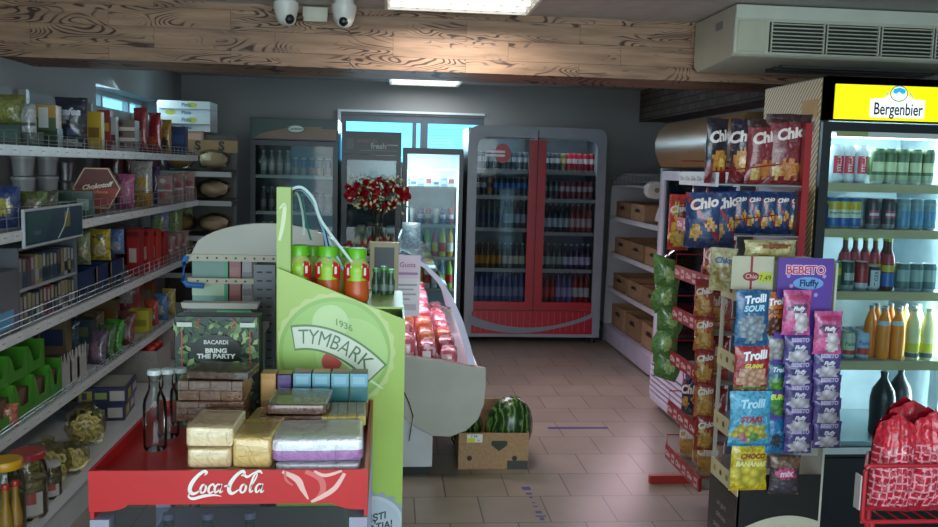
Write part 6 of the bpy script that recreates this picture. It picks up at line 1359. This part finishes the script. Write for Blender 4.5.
# word banner: arched band
def arch(u, v):
    fx = lambda q: -.68+1.38*q
    fz = lambda q: .152-.409*fx(q)-.417*fx(q)**2
    x, z = er*fx(u), er*fz(u); x2, z2 = er*fx(u+.01), er*fz(u+.01)
    dx, dz = x2-x, z2-z; l = math.hypot(dx, dz); return x-dz/l*v, z+dx/l*v
bwid = er*.36
g.sheet(lambda u, v: (lambda p: (ex+p[0], -.0042, ez+p[1]))(arch(-.015+1.03*u, (v-.5)*(bwid+.012))), 40, 1, m('587a44', 'gloss'))
g.sheet(lambda u, v: (lambda p: (ex+p[0], -.0048, ez+p[1]))(arch(u, (v-.5)*bwid)), 40, 1, m('c9d0bc', 'gloss'))
tl = er*.40; wv_, _ = text_geo('TYMBARK', 0, 0); wmin = min(p[0] for p in wv_); wmax = max(p[0] for p in wv_)
g.text('TYMBARK', 1, lambda x, y_: (lambda p: (ex+p[0], -.0056, ez+p[1]))(arch(.06+.86*(x-wmin)/(wmax-wmin), y_*bwid*.98)), m('4c6a4c', 'gloss'), bold=0)
g.text('1936', .026, lambda a, b: (ex+er*.14+a, -.0052, ez+er*.46+b-.4*a), m('6a8a50', 'gloss'), bold=.02)
disc(er*.17, 'b84c44', -.0036, -er*.05, -er*.16, 20)
g.stroke([(0, -.1, .03), (.35, -.35, .07), (.75, -.62, .02)], lambda a, b: (ex+a*er+.01, -.0038, ez+b*er), m('c8dcb0', 'gloss'))
g.build('cap_emblem', t)
# lower white cap emblem with words
q = P(372, 527, Y=GY); wr = er*.62; g = G(); N_ = 80
def cc(x): return min(gr_-.001, x)
g.poly([(cc(q.x+wr*(1+.05*(1 if k % 4 < 2 else -1))*math.cos(k*2*math.pi/N_)), -.0015, q.z+wr*(1+.05*(1 if k % 4 < 2 else -1))*math.sin(k*2*math.pi/N_)) for k in range(N_)], m('8f98a0', 'gloss'))
g.poly([(cc(q.x+wr*.9*math.cos(k*2*math.pi/40)), -.002, q.z+wr*.9*math.sin(k*2*math.pi/40)) for k in range(40)], m('b4bcc4', 'gloss'))
g.poly([(cc(q.x+wr*.8*math.cos(k*2*math.pi/40)), -.0025, q.z+wr*.8*math.sin(k*2*math.pi/40)) for k in range(40)], m('a8b2bc', 'gloss'))
for s, dx, dz_ in (('EȘTI', .014, .030), ('AȚIA!', .026, .002)): g.text(s, .030, lambda a, b: (q.x+dx+a*.9+.0-.26*b*0, -.0032, q.z+dz_+b+.25*a), m('2c3438', 'gloss'), bold=.03)
g.build('lower_cap_emblem', t)
# shelf inside carrying the bottles
shz = P(328, 300, Y=GY+.12).z
G().box(gl+.002, gr_-.0065, .0065, gd-.0065, shz-.006, shz, m('86a83c', 'gloss')).build('bottle_shelf', t)
# juice bottles
kb = lambda h: [(.028, 0), (.033, .008), (.033, h*.20), (.030, h*.42), (.034, h*.60), (.031, h*.72), (.019, h*.83), (.018, h*.88), (.018, h)]
h_ = .20; cap_g = '62b41c'
spots = [(299, 2.56, 'left'), (328, 2.555, 'middle'), (357, 2.55, 'right'), (313, 2.66, 'second-row left'), (341, 2.66, 'second-row right')]
for i, (px, Y, nm) in enumerate(spots):
    top = [246, 247, 249, 247, 248][i]; zt2 = P(px, top, Y=Y).z; hh = zt2-shz-.001; X = solveX(px, Y, zt2)
    t = thing('juice_bottle', f'juice bottle with bright green cap, {nm} of those on the green stand', 'bottle', (X, Y, shz+.001), 0, 'green-capped juice bottles')
    r_ = .039 if i < 3 else .036; pf = [(a_*r_/.034, b_) for a_, b_ in kb(hh)]
    juice_m = m('b8501c' if i != 4 else '9ab83c', 'gloss'); grn_m = m('8fc01c', 'gloss'); rd = m('b81c20', 'gloss')
    def mf(u, k, i=i): 
        return juice_m if k < 3 else (grn_m if k < 6 else juice_m)
    G().lathe([pf[0], pf[1], pf[2], (pf[3][0], pf[3][1]), pf[4], pf[5], pf[6], pf[7], pf[8]], grn_m, 24, mf=lambda u, k: juice_m if k < 3 else grn_m if k < 5 else m('9ab080', 'gloss') if k > 5 else m('a8b868', 'gloss')).build('body', t)
    if i < 3:
        g = G(); rl = r_*1.03
        for s_ in (-1, 1):
            g.sheet(lambda u, v, s_=s_: (rl*math.sin(s_*(.45+.75*u)), -rl*math.cos(s_*(.45+.75*u)), hh*(.48+.28*v-.08*u)), 6, 2, rd)
        g.sheet(lambda u, v: (rl*math.sin(-.35+.7*u), -rl*math.cos(-.35+.7*u), hh*(.42+.14*v)), 6, 2, grn_m)
        g.text('T', .036, lambda a, b: (rl*1.01*math.sin(a/rl-.62), -rl*1.01*math.cos(a/rl-.62), hh*.61+b), m('e0e4d0', 'gloss'), bold=.06); g.text('T', .036, lambda a, b: (rl*1.01*math.sin(a/rl+.66), -rl*1.01*math.cos(a/rl+.66), hh*.61+b), m('e0e4d0', 'gloss'), bold=.06)
        g.build('red_label', t)
    cp = G(); cr = .0285 if i < 3 else .026; hc = .030; cp.lathe([(cr, hh-hc+.004), (cr, hh), (cr*.93, hh+.003)], m(cap_g, 'gloss'), 28, mf=None)
    cp.build('cap', t)
# bundle of plastic straps arching off the post
t = thing('strap_bundle', 'bundle of white, blue and dark plastic straps arching over the green stand', 'straps', (P(290, 190, Y=GY+.1).x, GY+.1, zt_))
o0 = t.location
for k, (c, e_, dx, w_) in enumerate([('c9dcd8', (352, 262), 0, .0045), ('6a9ab8', (334, 282), 0, .004), ('22303a', (336, 292), .004, .005), ('9ac0cc', (343, 270), .002, .004), ('8f3430', (325, 270), .004, .0035), ('2c6a5c', (310, 240), .003, .0035), ('b8c8c0', (305, 235), -.004, .004)]):
    pts = []
    ap = [(288, 193), (294, 188+k*.7), (303, 188+k), (314, 200+k*2), (322, 222+k*2), e_] if k < 5 else [(288, 193), (293, 190), (299, 194), (303, 208), (305, 222), e_]
    pts = [P(x, y, Y=GY+.06+.012*k)-o0+Vector((dx, 0, 0)) for x, y in ap]
    q_ = []
    for i in range(len(pts)-1):
        for s_ in range(4):
            p0_, p1_, p2_, p3_ = pts[max(i-1, 0)], pts[i], pts[i+1], pts[min(i+2, len(pts)-1)]; tt_ = s_/4
            q_.append(.5*((2*p1_)+(p2_-p0_)*tt_+(2*p0_-5*p1_+4*p2_-p3_)*tt_*tt_+(3*p1_-p0_-3*p2_+p3_)*tt_**3))
    G().tube(q_+[pts[-1]], w_*.95, m(c, 'gloss'), 6).build('strap', t)

# ================================================================ BACK GONDOLA WITH ARCHED TOP PANEL
AY = 3.25; aX0 = P(190, 250, Y=AY).x; aX1 = P(345, 250, Y=AY).x; gx = (aX0+aX1)/2; aw = (aX1-aX0)/2
t = thing('arched_gondola', 'cream shelf unit with arched top panel and punched upright behind the green stand', 'shelf unit', (gx, AY, 0))
za = P(190, 256, Y=AY).z; zt2 = P(262, 223, Y=AY).z; cg = m('a9a69a', 'gloss')
top = [(-aw+2*aw*k/20, za+(zt2-za)*math.sin(math.pi*(k/20))**.42) for k in range(20, -1, -1)]
G().prism([(-aw, za-.012), (aw, za-.012)]+top, 'y', 0, .02, cg).build('arched_panel', t, .002)
z1_, z2_ = P(220, 258, Y=AY-.01).z, P(220, 281, Y=AY-.01).z
for z_, w_ in ((z1_, .024), (z2_, .02)):
    b = G().box(-aw-.01, .10, -.012, -.001, z_-w_/2, z_+w_/2, m('b0a890', 'gloss')).build('cross_rail', t)
    g = G()
    for j in range(10): x = -aw+.03+j*.034; g.lathe([(.004, 0), (.004, .001)], m('2c2c28'), 8, x, 0); 
    g.v = [(x, -.0125-z*.5, y+z_) for x, y, z in g.v]; g.build('rail_holes', b)
ux0, ux1 = P(255, 300, Y=AY).x-gx, P(276, 300, Y=AY).x-gx; zu = P(265, 264, Y=AY).z
up_ = G().box(ux0, ux1, -.03, -.002, 0, zu, m('5e6062', 'steel')).build('punched_upright', t)
g = G()
for c_ in range(2):
    for j in range(24): x = ux0+(ux1-ux0)*(.28+.44*c_); z_ = zu-.03-j*.032; g.box(x-.010, x+.010, -.0315, -.0305, z_, z_+.006, m('26282a'))
g.build('slots', up_)
for z_ in (1.09, .80, .45, .15): G().box(-aw, aw, .001 if z_ > 1.0 else .021, .36, z_-.015, z_, m('8c8e8c', 'gloss')).build('shelf', t)
G().box(-aw, aw, .361, .375, 0, za, m('6a6c6c')).build('back_panel', t)
zsh = 1.091
def gon(pa, pb, pt, label, hexc, deco, Y=AY+.04, zb_=None, d=.12, cat='box', kind='gloss', name='carton'):
    x0_, x1_ = solveX(pa, Y, 1.2), solveX(pb, Y, 1.2); z_ = zsh if zb_ is None else zb_
    return carton(name, label, cat, ((x0_+x1_)/2, Y, z_), x1_-x0_, d, P((pa+pb)/2, pt, Y=Y).z-z_, hexc, deco, kind=kind)
gon(192, 228, 254, 'pale green glassy box with white strip between the cream rails', '7fa89c', [('rect', 0, 1, .18, .42, 'b8d0b0'), ('rect', .03, .97, .5, .95, '6f9488'), ('rect', .9, 1, 0, 1, '4aa078')])
gon(229, 241, 258, 'dull red box beside the pale green one between the cream rails', '9a5a5c', [('rect', .1, .9, .2, .8, 'a86a68')])
gon(242, 252, 258, 'grey-white striped box right of the dull red one', 'a09ca0', [('rect', 0, 1, .2, .35, '7c787c'), ('rect', 0, 1, .55, .7, '7c787c')])
tag(G().tube([(0, 0, 0), (-.012, -.002, -.02), (-.012, -.002, -.09), (.0, -.002, -.105), (.06, -.004, -.108)], .010, m('2c6ab0', 'gloss'), 8).build('hook', loc=(P(187, 256, Y=AY-.03).x, AY-.03, P(187, 256, Y=AY-.03).z)), 'bright blue plastic hook handle at the left end of the cream rails', 'hook')
# tray and green tubs between gondola and party box
ty = 3.0; q0_, q1_ = P(181, 300, Y=ty), P(259, 300, Y=ty)
bx2 = thing('side_table', 'narrow grey stand behind the leafy box carrying green tubs', 'stand', ((q0_.x+q1_.x)/2, ty, 0)); zt3 = P(220, 330, Y=ty).z
G().box(-.14, .14, 0, .18, zt3-.02, zt3, m('6c6e6c')).build('table_top', bx2); 
for x in (-.13, .11):
    for y in (.01, .15): G().box(x, x+.02, y, y+.02, 0, zt3-.021, m('5c5e5c', 'steel')).build('leg', bx2)
zg = P(220, 306, Y=ty).z
t = thing('green_container', 'dark container with bright green rim under the white tray', 'container', ((q0_.x+q1_.x)/2, ty+.01, zt3+.001)); G().open_box(.20, .15, zg-zt3-.012, .004, m('2c4a3c', 'gloss')).build('tub', t); G().box(-.012, .105, -.006, -.001, (zg-zt3)*.35, (zg-zt3)*.8, m('2c9a54', 'gloss')).build('front_label', t)
t = thing('white_tray', 'white flat tray lid lying over the green container', 'tray', ((q0_.x+q1_.x)/2, ty-.01, zg-.009)); zw = P(220, 296, Y=ty).z-zg
G().prism([(-.125, 0), (.125, 0), (.13, zw*.6), (-.13, zw*.6)], 'y', 0, .05, m('b8b4a8', 'gloss')).build('tray', t, .002)

# ================================================================ SMALL THINGS NEAR THE DELI TOP
zt4 = ztop+.001
fy = DY0+.10
fy = 4.28; q0_, q1_ = P(370, 242, Y=fy), P(399, 242, Y=fy); zb5 = P(385, 300, Y=fy).z
t = thing('weighing_scale', 'cream framed display with dark screen on a pole beside the deli case', 'scale', ((q0_.x+q1_.x)/2, fy, 0)); z0, z1 = zb5, q0_.z; wv = (q1_.x-q0_.x)/2; bg = m('b8ac84', 'gloss')
G().box(-wv, wv, 0, .03, z0, z0+.025, bg).box(-wv, wv, 0, .03, z1-.025, z1, bg).box(-wv, -wv+.022, 0, .03, z0+.025, z1-.025, bg).box(wv-.022, wv, 0, .03, z0+.025, z1-.025, bg).build('frame', t)
G().box(-wv+.022, wv-.022, .01, .02, z0+.025, z1-.025, m('4c5258', 'gloss')).build('screen', t)
G().box(-.015, .015, .005, .035, .0151, z0, m('8a8c8c', 'steel')).build('pole', t); G().box(-.10, .10, -.06, .10, 0, .015, m('6a6c6c', 'steel')).build('foot', t)
tag(G().tube([tuple(P(x, y, Y=DY0-.012)) for x, y in ((404, 392), (409, 403), (413, 416), (411, 428), (409, 441))], .003, m('2a2a2c'), 5).build('cable'), 'thin dark cable hanging down the end panel of the deli case', 'cable')
for i, (px, Y) in enumerate([(376, 2.72), (384, 2.70), (391, 2.72)]):
    top = [270, 268, 271][i]; zt2 = P(px, top, Y=Y).z; X = solveX(px, Y, zt2); hh = zt2-shz-.001
    bottle(f'small dark green bottle with green cap on the stand, {ORD[i]} from the left', (X, Y, shz+.001), [(.012, 0), (.013, hh*.55), (.009, hh*.75), (.008, hh)], m('2c4a34', 'gloss'), '4a9a4c', None, [(hh*.15, hh*.4, '6a7c74')], group='small green-capped bottles', seg=12, caph=.012, capr=.011)
q = P(411, 243, Y=DY0+.3); t = thing('bottled_water_bag', 'pale blue and white pouch standing on the deli counter beside the roses', 'pouch', (q.x, DY0+.3, zt4)); g = G(); w_ = .10; h2 = P(411, 226, Y=DY0+.3).z-zt4+.02
g.sheet(lambda u, v: ((u-.5)*w_, -thick(u, v, .05, 3), v*h2), 10, 10, m('8fb0c0', 'foil')); g.sheet(lambda u, v: ((.5-u)*w_, thick(u, v, .05, 3), v*h2), 10, 10, m('8fb0c0', 'foil')); g.build('pouch', t)

# ================================================================ BREAD RACK IN THE BACK LEFT CORNER
BRX = -1.86; BRY = 7.08; t = thing('bread_rack', 'dark corner rack with tilted shelves of bagged bread, back left', 'shelf unit', (BRX, BRY, 0))
for x in (0, .56): G().box(x, x+.03, .30, .33, 0, 1.85, m('3c3a38', 'steel')).build('post', t)
G().box(.031, .559, .31, .32, .2, 1.84, m('403a34')).build('back_panel', t)
for k, z_ in enumerate((.75, 1.05, 1.33, 1.56)):
    s_ = G().prism([(0, z_-.03), (.299, z_), (.299, z_-.012), (0, z_-.042)], 'x', .0, .60, m('4c4640')).build('shelf', t)
    s_.data.transform(Matrix(((1, 0, 0, 0), (0, 1, 0, 0), (0, 0, 1, 0), (0, 0, 0, 1))))
    G().box(0, .60, -.012, -.001, z_-.055, z_-.015, m('a8aaa8', 'gloss')).build('price_rail', s_)
G().box(0.0, .60, .28, .299, 1.70, 1.80, m('8a6a44')).build('wooden_band', t)
g = G()
for j in range(3): g.text('S', .10, lambda a, b: (.09+j*.19+a, .278, 1.75+b), m('26221e'), bold=.05)
g.build('band_lettering', t)
for k, z_ in enumerate((.75, 1.05, 1.33, 1.56)):
    for j in range(2):
        x = BRX+.16+j*.27; t2 = thing('bagged_bread', f'clear bag of {["buns", "bread"][j]} on the {["lowest", "third", "second", "top"][k]} shelf of the corner bread rack', 'bread', (x, BRY+.02, z_+.0), group='bagged bread')
        G().ell((0, .13, .075), .11, .11, .065, m(['a88458', 'b8a080'][j], 'matte'), 16, 10, .2, 3, j+k).build('bread', t2)
        G().ell((0, .13, .082), .13, .13, .08, m('f0f0ec', 'film', 1.2), 20, 12, .18, 3, j+k+4).build('film', t2)
